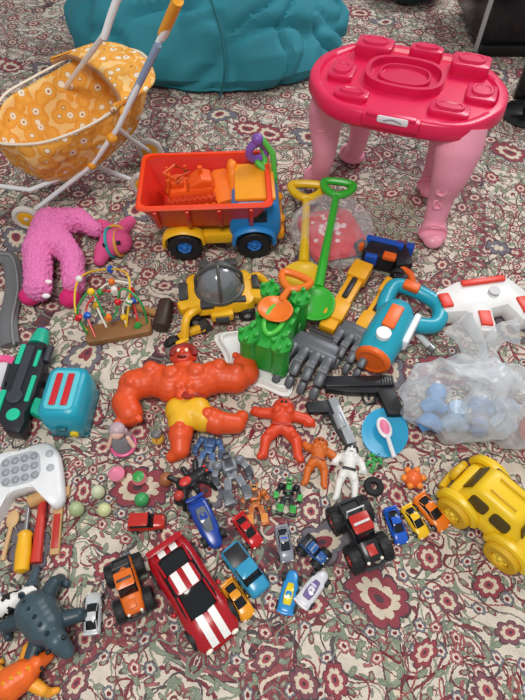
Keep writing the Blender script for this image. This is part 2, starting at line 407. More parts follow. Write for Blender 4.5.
g.tube([P(20,150,.16),P(72,157,.10),P(100,160,.14)],.006,sm=False)
g.tube([P(0,186,.12),P(30,190,.11),P(60,178,.13)],.006,sm=False)
g.end('frame',t,WH,world=True,label='white metal tube frame',nosplit=True)
g=G(); g.tube([P(158,45,.455),P(130,102,.318)],.0082,sm=False); g.end('side_tube',t,m('8497b4',.35),world=True,label='blue grey tube sleeve')
g=G(); g.tube([P(104,38,.47),P(122,-10,.56),P(150,-25,.6),P(182,-12,.58),P(162,38,.465)],.008,10,n=4); g.end('handle',t,m('e6e6e6',.4),world=True)
g=G(); g.tube([P(178,0,.56),P(163,34,.47)],.0115,12,sm=False); g.end('grip',t,m('eda42a',.4),world=True,label='yellow orange foam grip')
g=G(); g.sph(P(125,112,.295),.013); g.sph(P(112,138,.235),.013); g.sph(P(92,165,.15),.012); g.end('hinge',t,m('e9a12c',.4),world=True)
for u,v in ((27,218),(150,150),(-42,152),(144,184)):
    q=P(u,v,.040); g=G(); g.tor(q,.030,.009,rot=(90,0,ha-40),mi=0); g.cyl(q,.025,.014,rot=(90,0,ha-40),mi=1,bev=.003); g.sph(q,.010,mi=0); g.end('wheel',t,[m('cfcac2',.5),m('eaaa24')],world=True)
# ---------------- WHEEL helper
def wheel(t,loc,r,w,hub,tyre='1b1b1d',tread=0,rot=(90,0,0),name='wheel'):
    g=G(); g.lathe([(r*.55,-w/2),(r*.92,-w/2),(r,-w*.36),(r*1.01,0),(r,w*.36),(r*.92,w/2),(r*.55,w/2),(r*.5,w*.3),(r*.5,-w*.3),(r*.55,-w/2)],rot=rot,c=loc,seg=26)
    M_=Matrix.Translation(V(loc))@R(rot)
    for i in range(tread):
        a=2*pi*i/tread
        for sgn in (-1,1):
            q=M_@V((r*1.0*cos(a+sgn*.08),r*1.0*sin(a+sgn*.08),sgn*w*.25)); g.box(q,(r*.12,w*.42,r*.16),rot=(0,-degrees(a),0))
    g.mi=1; g.lathe([(r*.5,-w*.3),(r*.52,w*.25),(r*.42,w*.42),(r*.3,w*.3),(r*.16,w*.34),(r*.12,w*.52),(0,w*.52)],rot=rot,c=loc,seg=18)
    g.lathe([(r*.52,-w*.25),(r*.42,-w*.42),(r*.3,-w*.3),(r*.12,-w*.5),(0,-w*.5)],rot=rot,c=loc,seg=18)
    for i in range(5):
        a=2*pi*i/5
        for s_ in(-1,1):
            q=M_@V((r*.36*cos(a),r*.36*sin(a),s_*w*.4)); g.sph(q,r*.07,u=6)
    g.end(name,t,[m(tyre,.6),m(hub)],nosplit=True)
# ---------------- DUMP TRUCK
t=thing('toy_dump_truck','big toy dump truck with red bed, blue cab and yellow fender','toy truck',(160,222),(278,218),.33,z=.06,base=.002)
for x in (-.095,.095):
    for y in (-.075,.075): wheel(t,(x,y,.046),.044,.038,'2f78c8',tread=14)
g=G(); g.box((0,0,.06),(.26,.1,.03),.005); g.cyl((-.095,0,.042),.008,.14,rot=(90,0,0)); g.cyl((.095,0,.042),.008,.14,rot=(90,0,0)); g.end('chassis',t,m('e5b51d'))
for y in (-.073,.073):
    g=G(); g.tube([(-.15,y,.045),(-.14,y,.082),(-.095,y,.098),(-.05,y,.082),(-.042,y,.055)],.02,10,flat=.35)
    g.box((-.0,y*.85,.062),(.09,.03,.035),.006)
    g.end('fender',t,m('efb41a'),label='yellow wheel fender')
g=G(); g.loft([[(x+.098,y,z) for x,y in rr(a,b,.014)] for a,b,z in ((.062,.078,.055),(.069,.084,.09),(.067,.084,.135),(.058,.078,.172),(.05,.07,.180))])
for y in (-.078,.078): g.tube([(.04,y,.05),(.05,y,.087),(.095,y,.102),(.14,y,.087),(.15,y,.05)],.019,10,flat=.4)
g.end('cab',t,m('2380c4'),label='blue cab')
g=G(); g.box((.105,-.0815,.14),(.05,.006,.035),.003,rot=(-8,0,0)); g.box((.158,0,.145),(.006,.1,.032),.003,rot=(0,-12,0)); g.end('window',t,m('1a2a38',.15))
g=G(); g.box((.10,0,.186),(.105,.145,.012),.005); g.end('cab_roof',t,m('f09a1c'),label='orange roof')
g=G(); g.box((.168,0,.062),(.02,.14,.032),.006); g.sph((.168,-.045,.1),.013); g.sph((.168,.045,.1),.013); g.end('bumper',t,m('f09a1c'),label='orange bumper')
g=G(); g.tray((.125,.07),(.165,.110),.105,.197,.007,.018,c=(-.028,0,0))
for x in (-.14,-.06,.02,.1):
    g.box((x-.012,-.095,.152),(.012,.012,.085),.003,rot=(22,0,0)); g.box((x-.012,.095,.152),(.012,.012,.085),.003,rot=(-22,0,0))
g.end('dump_bed',t,m('d42c1c',.33),nosplit=True)
g=G(); g.loft([[(x-.028,y,.198+dz) for x,y in rr(.167+k,.112+k,.02)] for k,dz in ((0,-.006),(.004,0),(0,.005),(-.009,.005),(-.010,-.006))],cap=False); g.end('bed_rim',t,m('ee451f',.3))
tm=Matrix.Translation(t.location)@Euler(t.rotation_euler).to_matrix().to_4x4()
def onbed(name,label,cat_,x,y,z,rz,sc=1):
    o=bpy.data.objects.new(name,None); C.objects.link(o); o.location=tm@V((x,y,z)); o.rotation_euler=(0,0,radians(rz)); o['label']=label; o['category']=cat_; o.scale=(sc,)*3; return o
t=onbed('toy_bulldozer','small orange bulldozer lying in the red truck bed','toy bulldozer',-.065,.005,.116,10,1.45)
g=G(); g.box((0,0,.03),(.075,.04,.02),.006); g.loft([[(.0,y*.9,z+.04) for y,z in rr(.018,.004,.003)],[(.02,y,z+.045) for y,z in rr(.018,.012,.005)],[(.036,y,z+.042) for y,z in rr(.016,.010,.005)],[(.04,y,z+.04) for y,z in rr(.010,.006,.004)]]); g.cyl((.02,0,.062),.004,.014,seg=12); g.end('body',t,m('f0601c'),nosplit=True)
g=G()
for x,y in ((-.036,-.018),(-.036,.018),(-.004,-.018),(-.004,.018)): g.tube([(x,y,.038),(x*.95,y*.95,.062)],.0025,6,sm=False)
g.box((-.02,0,.045),(.022,.026,.014),.004); g.box((-.032,0,.052),(.006,.024,.018),.003); g.tor((-.02,0,.063),.02,.003,sy=.95,n=4); g.end('cab_frame',t,m('e0581c'),nosplit=True)
for y in (-.026,.026):
    g=G(); g.prism([(x,z) for x,z in rr(.044,.014,.013)],.014,c=(0,y+.007,.015),rot=(90,0,0),b=.001)
    for i in range(-3,4): g.cyl((i*.012,y,.014),.006,.017,rot=(90,0,0),seg=10,mi=1)
    for i in range(-4,5): g.box((i*.0095,y,.0295),(.004,.014,.003))
    g.end('track',t,[m('c8401a'),m('f3902a')],nosplit=True)
g=G(); g.tube([(.062,-.042,.025),(.058,0,.025),(.062,.042,.025)],.02,8,flat=.25); g.box((.045,-.02,.022),(.04,.006,.006)); g.box((.045,.02,.022),(.04,.006,.006)); g.end('blade',t,m('f47a24'),nosplit=True)
t=onbed('toy_tiger','small orange toy animal in the truck bed','toy animal',.045,.02,.116,100,1.15)
g=G(); g.caps([((-.02,0,.03),.016,(.02,0,.035),.014),((.02,0,.035),.012,(.035,0,.055),.012),((.035,0,.055),.012,(.05,0,.053),.008),((-.02,0,.03),.01,(-.055,0,.02),.004)]+[((x,y,.02),.007,(x,y*1.3,.004),.006) for x in(-.015,.018) for y in (-.012,.012)]); g.end('animal_body',t,m('f5871c'),vox=.0022)
t=onbed('toy_monkey_clip','purple and green climbing toy clipped on truck rim','toy figure',.105,.065,.19,0,1.25)
g=G(); g.tor((0,0,.02),.018,.008,rot=(90,0,20)); g.sph((0,0,.045),.012); g.end('ring_head',t,m('7d4fa8'),nosplit=True)
g=G(); g.caps([((.01,0,.045),.006,(.03,-.01,.02),.006),((.03,-.01,.02),.006,(.035,-.03,-.03),.006),((.01,.01,.02),.006,(.02,-.02,-.02),.006),((.0,-.01,.0),.007,(.03,-.03,-.02),.006)]); g.end('limbs',t,m('4fae3c'),vox=.0018)
# ---------------- PINK PLUSH
t=thing('plush_toy','fluffy bright pink plush with two long floppy legs','plush toy',(52,260))
g=G(); K=lambda u,v,z:tuple(P(u,v,z))
g.caps([(K(38,288,.045),.033,K(38,250,.05),.036),(K(38,250,.05),.038,K(50,224,.055),.042),(K(50,224,.055),.042,K(78,220,.05),.032),(K(78,220,.05),.028,K(96,230,.045),.020),(K(52,232,.05),.038,K(72,258,.045),.030),(K(72,258,.045),.030,K(74,284,.04),.027),(K(50,245,.05),.036,K(54,232,.05),.036)])
o=g.end('plush_body',t,m('f07cb8',.95,0,.3,180,1),world=True,vox=.0030,smooth=4)
tx=bpy.data.textures.new('fur','CLOUDS'); tx.noise_scale=.006; tx.noise_depth=2; d=o.modifiers.new('d','DISPLACE'); d.texture=tx; d.strength=.013; d.mid_level=.5
for u,v in ((30,296),(70,298)):
    g=G(); g.sph(P(u,v,.026),(.026,.024,.022)); g.disp(.003,60); g.end('foot',t,m('d6216f',.8,bump=.4,scale=80),world=True,label='magenta plush foot')
for u,v in ((48,282),(46,296)):
    g=G(); g.sph(P(u,v,.06),(.010,.006,.006)); g.end('patch',t,m('f0e6ea',.8),world=True)
t=thing('knitted_bird','magenta knitted toy bird with teal and gold bands','plush toy',(116,252))
g=G(); g.caps([((0,0,.034),.036,(.02,.005,.032),.030),((-.02,-.02,.03),.024,(-.03,-.05,.02),.016),((-.01,.04,.03),.024,(-.045,.075,.025),.018),((.01,.045,.03),.022,(.03,.09,.025),.016)]); g.end('bird_body',t,m('e0558f',.9,bump=.8,scale=150),vox=.003)
g=G(); g.tor((-.005,0,.034),.037,.004,rot=(0,80,0)); g.tor((.015,0,.032),.033,.004,rot=(0,80,0),mi=1); g.tor((0,.035,.03),.026,.004,rot=(80,0,10),mi=1); g.end('band',t,[m('2ba0a8',.6),m('d8a13a',.5)],nosplit=True)
g=G(); g.sph((-.012,-.030,.054),.006); g.sph((.022,-.024,.056),.006); g.end('eye',t,m(BLK,.1))
# ---------------- BEAD MAZE
t=thing('bead_maze','wooden bead maze toy with coloured wire loops, tipped over','bead maze',(84,334),(152,322),.175,z=.02)
g=G(); g.prism(rr(.085,.028,.012),.02,b=.003); g.end('base',t,m('8d6238',.5,0,.3,20))
BC=['d8202c','1f62c4','f2c21c','2f9e48','f07a1c','e8e4dc']
paths=[('2a9c50',[(-.08,0,.02),(-.085,.02,.09),(-.04,.04,.13),(-.02,.0,.08),(.0,.02,.05),(.03,.05,.11),(.07,.02,.09),(.075,0,.02)]),
('d32a2a',[(-.06,-.015,.02),(-.07,.05,.06),(-.03,.09,.07),(.0,.06,.10),(.04,.09,.06),(.05,.03,.03),(.05,-.01,.02)]),
('e9e2cf',[(-.03,.01,.02),(-.05,.1,.04),(.0,.13,.06),(.05,.11,.05),(.02,.05,.04),(.02,.01,.02)]),
('e8b81f',[(-.08,.01,.02),(-.1,.06,.05),(-.08,.14,.08),(-.02,.19,.05),(.05,.10,.10),(.02,.0,.02)])]
for ci,(c_,pt) in enumerate(paths):
    g=G(); g.tube(pt,.0028,6,n=8); g.end('wire',t,m(c_))
    q=cat(pt,8)
    for i in range(4+ci%2):
        a=q[6+i*10 if 6+i*10<len(q) else -5]; g=G()
        if i%2: g.sph(a,.0095,u=14)
        else: g.cyl(a,.009,.016,rot=(40*i,30,0),bev=.003,seg=16)
        g.end('bead',t,m(BC[(i*2+ci)%6],.3))
t=thing('toy_mallet','dark brown wooden mallet lying beside the bead maze','toy tool',(130,302),(170,318),.1,z=.02)
g=G(); g.tube([(-.05,-.006,.013),(.03,0,.016)],.008,10,sm=False); g.end('handle',t,m('a87848',.5,0,.25,40)); g=G(); g.cyl((.034,0,.019),.017,.07,rot=(90,0,20),bev=.003); g.end('mallet_head',t,m('3a2a22',.5))
# ---------------- YELLOW ROVER
t=thing('toy_rover','yellow toy rescue vehicle with silver grey dome and claw arms','toy vehicle',(178,300),(262,292),.19,z=.03)
YL=m('edb21a',.35)
g=G(); g.loft([[(x,y,z) for x,y in rr(a,b,.02)] for a,b,z in ((.06,.045,.02),(.075,.055,.032),(.072,.052,.052),(.05,.045,.06))])
g.box((-.07,-.03,.04),(.05,.03,.028),.008,rot=(0,0,20)); g.box((.075,-.02,.04),(.05,.03,.028),.008,rot=(0,0,-20)); g.box((.0,-.062,.035),(.05,.02,.024),.006); g.end('body',t,YL,nosplit=True)
g=G(); g.box((-.03,-.045,.056),(.03,.02,.012),.003); g.box((.04,-.04,.056),(.03,.016,.012),.003); g.box((.0,-.074,.035),(.03,.006,.014),.002); g.box((-.08,.0,.05),(.02,.05,.02),.004); g.box((.08,.01,.05),(.016,.04,.02),.004); g.end('trim_piece',t,m('3b3c3e',.45),label='dark grey trim')
g=G(); g.lathe([(.046,.055),(.05,.062),(.047,.082),(.036,.105),(.02,.118),(.004,.122),(0,.122)]); g.end('dome',t,m('85888c',.18,.4),label='silver grey dome')
g=G(); g.tor((0,0,.06),.050,.006); g.tube([(-.05,0,.06),(-.046,0,.1),(0,0,.127),(.046,0,.1),(.05,0,.06)],.004,6); g.tube([(0,-.05,.06),(0,-.044,.1),(0,0,.127),(0,.044,.1),(0,.05,.06)],.004,6); g.end('dome_frame',t,m('4a4a46',.4))
for x,y in ((-.06,-.055),(.055,-.05),(-.055,.05),(.055,.05)): wheel(t,(x,y,.020),.018,.02,'9a9a9a',tread=8)
g=G(); g.tube([(-.05,-.05,.05),(-.075,-.08,.06),(-.085,-.11,.03)],.009,8); g.box((-.09,-.118,.02),(.03,.012,.03),.004,rot=(0,0,30)); g.end('arm',t,YL)
for s_ in (-1,1):
    g=G(); g.tube([(-.09+s_*.008,-.11,.02),(-.1+s_*.022,-.13,.02),(-.1+s_*.012,-.152,.015)],[.007,.007,.003],8); g.end('claw',t,m('6d6a62',.4))
g=G(); g.tube([(.06,.02,.05),(.09,.03,.05),(.11,.01,.03),(.1,-.03,.02)],[.008,.009,.008,.004],8); g.end('arm',t,YL)
g=G(); g.cyl((-.03,.05,.07),.012,.03,seg=14); g.box((.03,.055,.07),(.03,.02,.02),.004); g.end('engine',t,m('4a4a48',.4))
t=thing('toy_arm_piece','yellow toy arm with grey rubber wheel','toy part',(170,349),(206,330),.09)
g=G(); g.tube([(-.03,0,.014),(.0,.004,.016),(.04,0,.013)],[.012,.009,.011],8); g.end('arm',t,YL)
wheel(t,(-.038,-.006,.020),.018,.016,'777777',tread=8); g=G(); g.cyl((.042,0,.014),.014,.018,rot=(90,0,0),mi=0); g.end('joint',t,m('3a3a3c'))
# ---------------- SHOVELS
def shovel(name,label,A,B,L,col,z=.02,base=.0,ry=0,blade=.075):
    t=thing(name,label,'toy shovel',A,B,L,z=z,base=base,ry=ry)
    M_=m(col,.35); h=L/2
    g=G(); g.tube([(-h+.045,0,.012),(-.0,0,.014),(h-blade,0,.012)],[.008,.009,.011],10); g.end('shaft',t,M_)
    g=G(); g.tube([(-h+.045,0,.012),(-h+.03,.026,.012),(-h+.006,.034,.012),(-h,0,.012),(-h+.006,-.034,.012),(-h+.03,-.026,.012)],.009,10,True); g.end('grip',t,M_)
    ks=[(0,.014,.001),(.18,.036,.006),(.4,.042,.009),(.75,.040,.008),(.93,.028,.004),(1,.008,.001)]
    xs=[h-blade+blade*k[0] for k in ks]
    top=[[(x,-w_+2*w_*j/8,.012-dd*4*(1-((j-4)/4)**2)*.4+.004) for j in range(9)] for x,(k,w_,dd) in zip(xs,ks)]
    t2=bmesh.new(); vs=[[t2.verts.new(p) for p in r] for r in top]
    for i in range(len(vs)-1):
        for j in range(8): t2.faces.new((vs[i][j],vs[i][j+1],vs[i+1][j+1],vs[i+1][j]))
    g=G(); g.add(t2); o=g.end('blade',t,M_,sub=1); d=o.modifiers.new('s','SOLIDIFY'); d.thickness=.004
    return t
shovel('toy_shovel','long yellow plastic sand shovel with loop grip',(307,186),(303,288),.30,'edc01c',base=.03,z=.05,ry=4)
shovel('toy_shovel','long bright green plastic sand shovel with loop grip',(338,190),(312,318),.40,'35b02f',base=.055,z=.06,ry=5,blade=.085)
shovel('toy_shovel','short orange plastic sand shovel lying on the green mould',(298,278),(268,322),.15,'e8741e',base=.105,z=.11,ry=2,blade=.07)
# ---------------- STAR TRAY + CASTLE MOULD
t=thing('star_tray','white plastic star-shaped tray under the green mould','tray',(262,356),rz=10)
ol=[]
for i in range(10):
    r=.118 if i%2==0 else .080; a=2*pi*i/10; ol.append((r*cos(a),r*sin(a)))
ol=[(q.x,q.y) for q in cat([(x,y,0) for x,y in ol],4,True)]
g=G(); g.loft([[(x*k,y*k,z) for x,y in ol] for k,z in ((.95,0),(1.05,.002),(1.05,.006),(.97,.008),(.9,.018),(.86,.018),(.84,.008))]); g.end('tray_body',t,m('e8e8e6',.35))
t=thing('castle_mould','tall green plastic castle sand mould with windows and turrets','sand mould',(260,368),(288,304),.17,z=.05,base=.020)
t.scale[2]*=1.3
GR=m('2aa038',.33)
g=G(); g.loft([[(x,y,z) for x,y in rr(a,b,.012)] for a,b,z in ((.07,.04,0),(.066,.037,.05),(.066,.037,.055))])
for x in (-.06,.06):
    for y in (-.032,.032):
        g.lathe([(.018,0),(.017,.058),(.020,.06),(.020,.068),(.0,.068)],c=(x,y,0),seg=18)
        for k in range(4):
            a=k*pi/2; g.box((x+.015*cos(a),y+.015*sin(a),.072),(.008,.008,.008),.001)
for x in (-.03,0,.03):
    for y in (-.034,.034): g.box((x,y,.06),(.014,.008,.012),.001)
g.end('mould_body',t,GR,nosplit=True)
for x,y in ((-.025,-.042),(.025,-.042),(.072,.0),(-.025,.038),(.025,.038)):
    g=G()
    g.prism([(-.009,0),(.009,0),(.009,.018),(.006,.025),(0,.028),(-.006,.025),(-.009,.018)],.004,c=(x,y+(.004 if y>0 else 0),.012),rot=(90,0,0 if y else 90),b=.0008); g.end('window',t,m('1a7428'))
g=G(); g.tor((0,0,.060),.03,.005,sx=1.3,sy=.6); g.end('top_ring',t,m('56c84a'))
# ---------------- CLAW ARMS
def clawarm(A,B,L):
    t=thing('toy_claw_arm','yellow and black toy excavator arm with grey four-tine scoop','toy claw',A,B,L,z=.025,group='toy claw arms')
    g=G(); g.box((-L/2+.10,0,.03),(.20,.034,.02),.004); g.box((-L/2+.03,0,.034),(.05,.042,.028),.004); g.box((-L/2+.15,0,.036),(.05,.042,.02),.004); g.end('arm',t,m('f0aa1c'))
    g=G(); g.box((-L/2+.085,0,.041),(.06,.012,.010),.003); g.cyl((L/2-.118,0,.03),.014,.05,rot=(90,0,0)); g.end('hinge',t,m('26262a'))
    x0=L/2-.090
    g=G(); g.box((x0-.002,0,.032),(.032,.092,.034),.01); g.cyl((x0+.014,0,.034),.013,.096,rot=(90,0,0),bev=.003)
    for i in range(4):
        y=-.035+.0233*i
        g.box((x0+.031,y*1.04,.040),(.031,.020,.022),.007,rot=(0,6,0)); g.box((x0+.060,y*1.08,.032),(.031,.019,.019),.007,rot=(0,26,0)); g.box((x0+.084,y*1.1,.017),(.026,.016,.015),.006,rot=(0,44,0))
        g.cyl((x0+.046,y*1.06,.038),.011,.017,rot=(90,0,0),seg=14)
    g.end('scoop',t,m('63666b',.42,.25),nosplit=True)
clawarm((364,268),(294,386),.34); clawarm((394,284),(340,366),.28)
t=thing('toy_robot','black, blue and orange folded toy robot','toy robot',(352,250),(410,264),.14,z=.03)
g=G(); g.box((0,0,.03),(.07,.05,.045),.006); g.box((.045,.01,.03),(.04,.07,.03),.005,rot=(0,0,25)); g.box((-.045,.015,.025),(.045,.03,.03),.005,rot=(0,0,-30)); g.box((.06,-.03,.02),(.03,.05,.024),.005); g.end('body',t,m('1b1d24'),nosplit=True)
g=G(); g.box((.0,.03,.045),(.09,.016,.022),.004); g.box((-.02,-.028,.04),(.03,.014,.03),.004); g.box((.06,.045,.03),(.02,.02,.03),.003); g.end('armor',t,m('1c4fb0'))
g=G(); g.box((.02,-.02,.055),(.03,.02,.012),.003); g.box((-.05,.0,.045),(.012,.012,.02),.002); g.tube([(.05,-.02,.03),(.08,-.04,.03),(.09,-.08,.02)],.008); g.end('trim_piece',t,m('e8641c'))
for x in (-.03,.05): wheel(t,(x,-.035,.020),.018,.014,'888888')
# ---------------- BAG materials
def film(name,tint,a,b_,sc=9,st=.6):
    M=bpy.data.materials.new(name); M.use_nodes=True; nt=M.node_tree; b=nt.nodes['Principled BSDF']; out=nt.nodes['Material Output']
    b.inputs[0].default_value=lin(tint); b.inputs['Roughness'].default_value=.16
    tr=nt.nodes.new('ShaderNodeBsdfTransparent'); mx=nt.nodes.new('ShaderNodeMixShader'); n=nt.nodes.new('ShaderNodeTexNoise'); n.inputs['Scale'].default_value=sc; n.inputs['Detail'].default_value=2; n.inputs['Distortion'].default_value=1.
    lw=nt.nodes.new('ShaderNodeLayerWeight'); lw.inputs[0].default_value=.35
    mr=nt.nodes.new('ShaderNodeMapRange'); mr.inputs[1].default_value=0; mr.inputs[2].default_value=1; mr.inputs[3].default_value=a; mr.inputs[4].default_value=b_
    nt.links.new(lw.outputs['Facing'],mr.inputs[0]); nt.links.new(mr.outputs[0],mx.inputs[0]); nt.links.new(tr.outputs[0],mx.inputs[1]); nt.links.new(b.outputs[0],mx.inputs[2]); nt.links.new(mx.outputs[0],out.inputs[0])
    bp=nt.nodes.new('ShaderNodeBump'); bp.inputs['Strength'].default_value=st; bp.inputs['Distance'].default_value=.012; tc=nt.nodes.new('ShaderNodeTexCoord'); nt.links.new(tc.outputs['Object'],n.inputs[0]); nt.links.new(n.outputs[0],bp.inputs['Height']); nt.links.new(bp.outputs[0],b.inputs['Normal'])
    return M
def bagmesh(g,c,r,seed,amt=.25):
    t=bmesh.new(); bmesh.ops.create_icosphere(t,subdivisions=6,radius=1)
    for v in t.verts:
        d=v.co.normalized(); n=0
        for k,a in ((1.1,.5),(2.1,.30),(3.4,.08)):
            x=noise.noise(V((d.x,d.y,d.z*.6))*k+V((seed,seed*.7,0)))
            n+=a*(1-2.2*(sqrt(x*x+.006)))
        q=d*(1-amt+amt*n*1.6); v.co=V((q.x*r[0],q.y*r[1],max(q.z,-.5)*r[2]+.5*r[2]))
    g.add(t,c)
t=thing('clear_pink_bag','clear plastic bag holding a pink spotted pouch','plastic bag',(330,238))
g=G(); bagmesh(g,(0,0,0.001),(.115,.13,.06),3,.25); g.end('bag_film',t,film('clear_film','eef2f5',.06,.6))
g=G(); ol=[(x*(1+.06*sin(9*x*20)),y*(1+.06*cos(y*150))) for x,y in rr(.080,.085,.03)]
g.loft([[(x*k,y*k,z) for x,y in ol] for k,z in ((.8,.003),(1,.010),(.95,.022),(.7,.032),(.3,.036))],rot=(0,0,15))
for i in range(22):
    a=random.uniform(0,6.28); r_=random.uniform(.01,.062); g.sph((r_*cos(a),r_*sin(a),.038-.14*r_),(.0085,.0085,.004),mi=1,u=10)
g.end('pouch',t,[m('e0404f',.4),m('f6d6da')],label='pink pouch with white dots',nosplit=True)
# ---------------- TEAL DRYER
t=thing('toy_hair_dryer','turquoise and orange toy dryer with loop handle','toy dryer',(370,366),(411,290),.19,z=.03)
TQ=m('1fa0b8',.3)
g=G(); g.tube([(-.09,0,.032),(-.04,0,.036),(.01,0,.036),(.03,0,.03)],[.03,.034,.032,.022],18); g.end('barrel',t,TQ)
g=G(); g.tube([(.01,.02,.03),(.075,.03,.032),(.09,-.0,.03),(.08,-.055,.028),(.035,-.065,.028),(.015,-.025,.03)],.014,12,True); g.end('handle',t,TQ)
g=G(); g.tor((-.088,0,.033),.024,.007,rot=(0,90,0)); g.cyl((-.09,0,.033),.02,.006,rot=(0,90,0)); g.end('nozzle',t,m('ee6a22'),label='orange nozzle')
g=G(); g.box((-.02,.0,.071),(.05,.022,.008),.003); g.box((.085,0,.042),(.02,.03,.012),.004); g.end('accent',t,m('ee6a22'),label='orange accent')
g=G(); g.box((-.01,-.034,.04),(.07,.012,.026),.005); g.cyl((-.06,.0,.070),.012,.008); g.end('side_cover',t,m('eef2f3'))
t=thing('toy_gun','chunky white toy gun with red stripe and grip','toy gun',(432,308),(518,296),.18,z=.03)
g=G(); g.prism([(-.09,-.030),(-.04,-.036),(-.032,-.085),(.002,-.092),(.014,-.038),(.045,-.034),(.058,-.075),(.094,-.070),(.098,.0),(.08,.036),(.03,.050),(-.03,.044),(-.088,.022)],.046,b=.014,z0=.002); g.end('gun_body',t,m('e6e6e4',.35))
g=G(); g.box((.02,.030,.050),(.09,.014,.008),.003); g.box((-.07,-.004,.048),(.022,.034,.008),.003); g.prism([(-.026,-.072),(-.006,-.078),(.002,-.044),(-.02,-.040)],.008,z0=.044,b=.001); g.box((.075,-.04,.048),(.02,.040,.008),.003); g.end('red_trim',t,m('e03a24'))
g=G(); g.cyl((.03,.0,.050),.011,.008); g.end('dial',t,m('b8b8b8'))
t=thing('plastic_rod','thin white plastic rod with silver tip','rod',(399,318),(430,350),.1)
g=G(); g.tube([(-.05,0,.008),(.05,0,.008)],.007,10,sm=False); g.end('rod_body',t,m('d8dadc',.3)); g=G(); g.cyl((.052,0,.008),.0078,.012,rot=(0,90,0)); g.end('tip',t,m('9a9a9c',.3,.7))
# big bag
t=thing('plastic_bag','crumpled milky translucent plastic bag with blue toys inside','plastic bag',(456,412))
g=G(); bagmesh(g,(-.005,-.0,.001),(.125,.095,.105),11,.26); bagmesh(g,(.10,-.01,.001),(.10,.09,.09),17,.3)
g.tube([(.0,.03,.10),(.01,.06,.135),(-.01,.085,.165),(-.03,.10,.18)],[.045,.022,.026,.036],20,flat=.45); g.tube([(.04,.03,.10),(.04,.07,.13),(.06,.09,.16),(.09,.09,.17)],[.04,.018,.022,.030],20,flat=.35); g.disp(.006,28); g.end('bag_film',t,film('grey_film','e8edf1',.26,.82,9,.8),nosplit=True)
for i in range(9):
    g=G(); c_=(-.07+.05*(i%4)+.015*(i//4),-.045+.04*(i//4),.020)
    if i%3==2: g.lathe([(.014,0),(.022,.010),(.018,.026),(0,.03)],c=(c_[0],c_[1],.006),seg=16)
    else: g.tube([(c_[0]-.022,c_[1],.020),(c_[0],c_[1]+.008,.028),(c_[0]+.022,c_[1]-.004,.020)],[.014,.019,.013],12)
    g.end('blue_toy',t,m(['5a98d2','9cc0e0','4480c4','b8cfe4'][i%4]))
g=G(); g.tube([(.12,-.06,.025),(.16,-.05,.03),(.18,-.02,.025)],[.018,.024,.02],12); g.end('red_toy',t,m('d8482c'))
t=thing('toy_ball','red orange plastic ball beside the plastic bag','ball',(530,438))
g=G(); g.sph((0,0,.035),.035); g.end('ball_body',t,m('d8482c',.4)); 
# ---------------- YELLOW JEEP
t=thing('toy_jeep','large chunky yellow plastic toy jeep','toy car',(462,470),(548,545),.245,z=.07)
JY=m('edc41c',.36,var=.05)
g=G(); 
st=[(-.12,.05,.045,.075),(-.11,.062,.035,.088),(-.06,.068,.032,.098),(0,.07,.032,.10),(.06,.068,.032,.098),(.11,.062,.036,.085),(.125,.045,.045,.07)]
g.loft([[(x,-w_,zl),(x,-w_*1.02,(zl+zh)/2),(x,-w_*.9,zh),(x,0,zh+.006),(x,w_*.9,zh),(x,w_*1.02,(zl+zh)/2),(x,w_,zl),(x,0,zl-.004)] for x,w_,zl,zh in st]); g.end('body',t,JY,sub=2)
g=G(); g.loft([[(x-.01,y,z) for x,y in rr(a,b,.02)] for a,b,z in ((.085,.062,.09),(.062,.044,.142),(.055,.038,.149),(.045,.03,.151))]); g.end('cabin',t,JY,ang=50)
for x,wd in ((-.042,.024),(.018,.024)):
    for s_ in (-1,1):
        g=G(); g.prism([(a_,b_) for a_,b_ in rr(wd,.017,.010)],.005,c=(x,s_*.0545,.117),rot=(90+s_*19,0,0),b=.001,z0=-.0025); g.end('window',t,m('4e3e14',.35))
g=G(); g.box((.0665,0,.117),(.005,.074,.038),.002,rot=(0,-23,0)); g.end('windscreen',t,m('4e3e14',.35))
g=G(); g.box((-.0865,0,.117),(.005,.074,.038),.002,rot=(0,23,0)); g.end('rear_window',t,m('4e3e14',.35))
g=G(); g.box((-.01,-.02,.154),(.07,.006,.006),.002); g.box((-.01,.02,.154),(.07,.006,.006),.002); g.end('roof_rail',t,m('d8ac18'))
for x in (-.07,.072):
    for y in (-.074,.074):
        wheel(t,(x,y,.046),.045,.036,'f2d23c',tyre='d9ab14',tread=0); 
        g=G(); g.tube([(x-.050,y*.92,.05),(x-.037,y*.92,.085),(x,y*.92,.098),(x+.037,y*.92,.085),(x+.050,y*.92,.05)],.013,8); g.end('fender',t,JY)
g=G(); g.tube([(-.13,-.05,.045),(-.135,0,.045),(-.13,.05,.045)],.01); g.tube([(.13,-.05,.045),(.137,0,.045),(.13,.05,.045)],.01); g.end('bumper',t,m('e0b41b'))
g=G(); g.cyl((-.128,0,.074),.026,.016,rot=(0,90,0),bev=.004); g.tor((-.136,0,.074),.016,.003,rot=(0,90,0)); g.end('spare_wheel',t,m('e0b41b'))
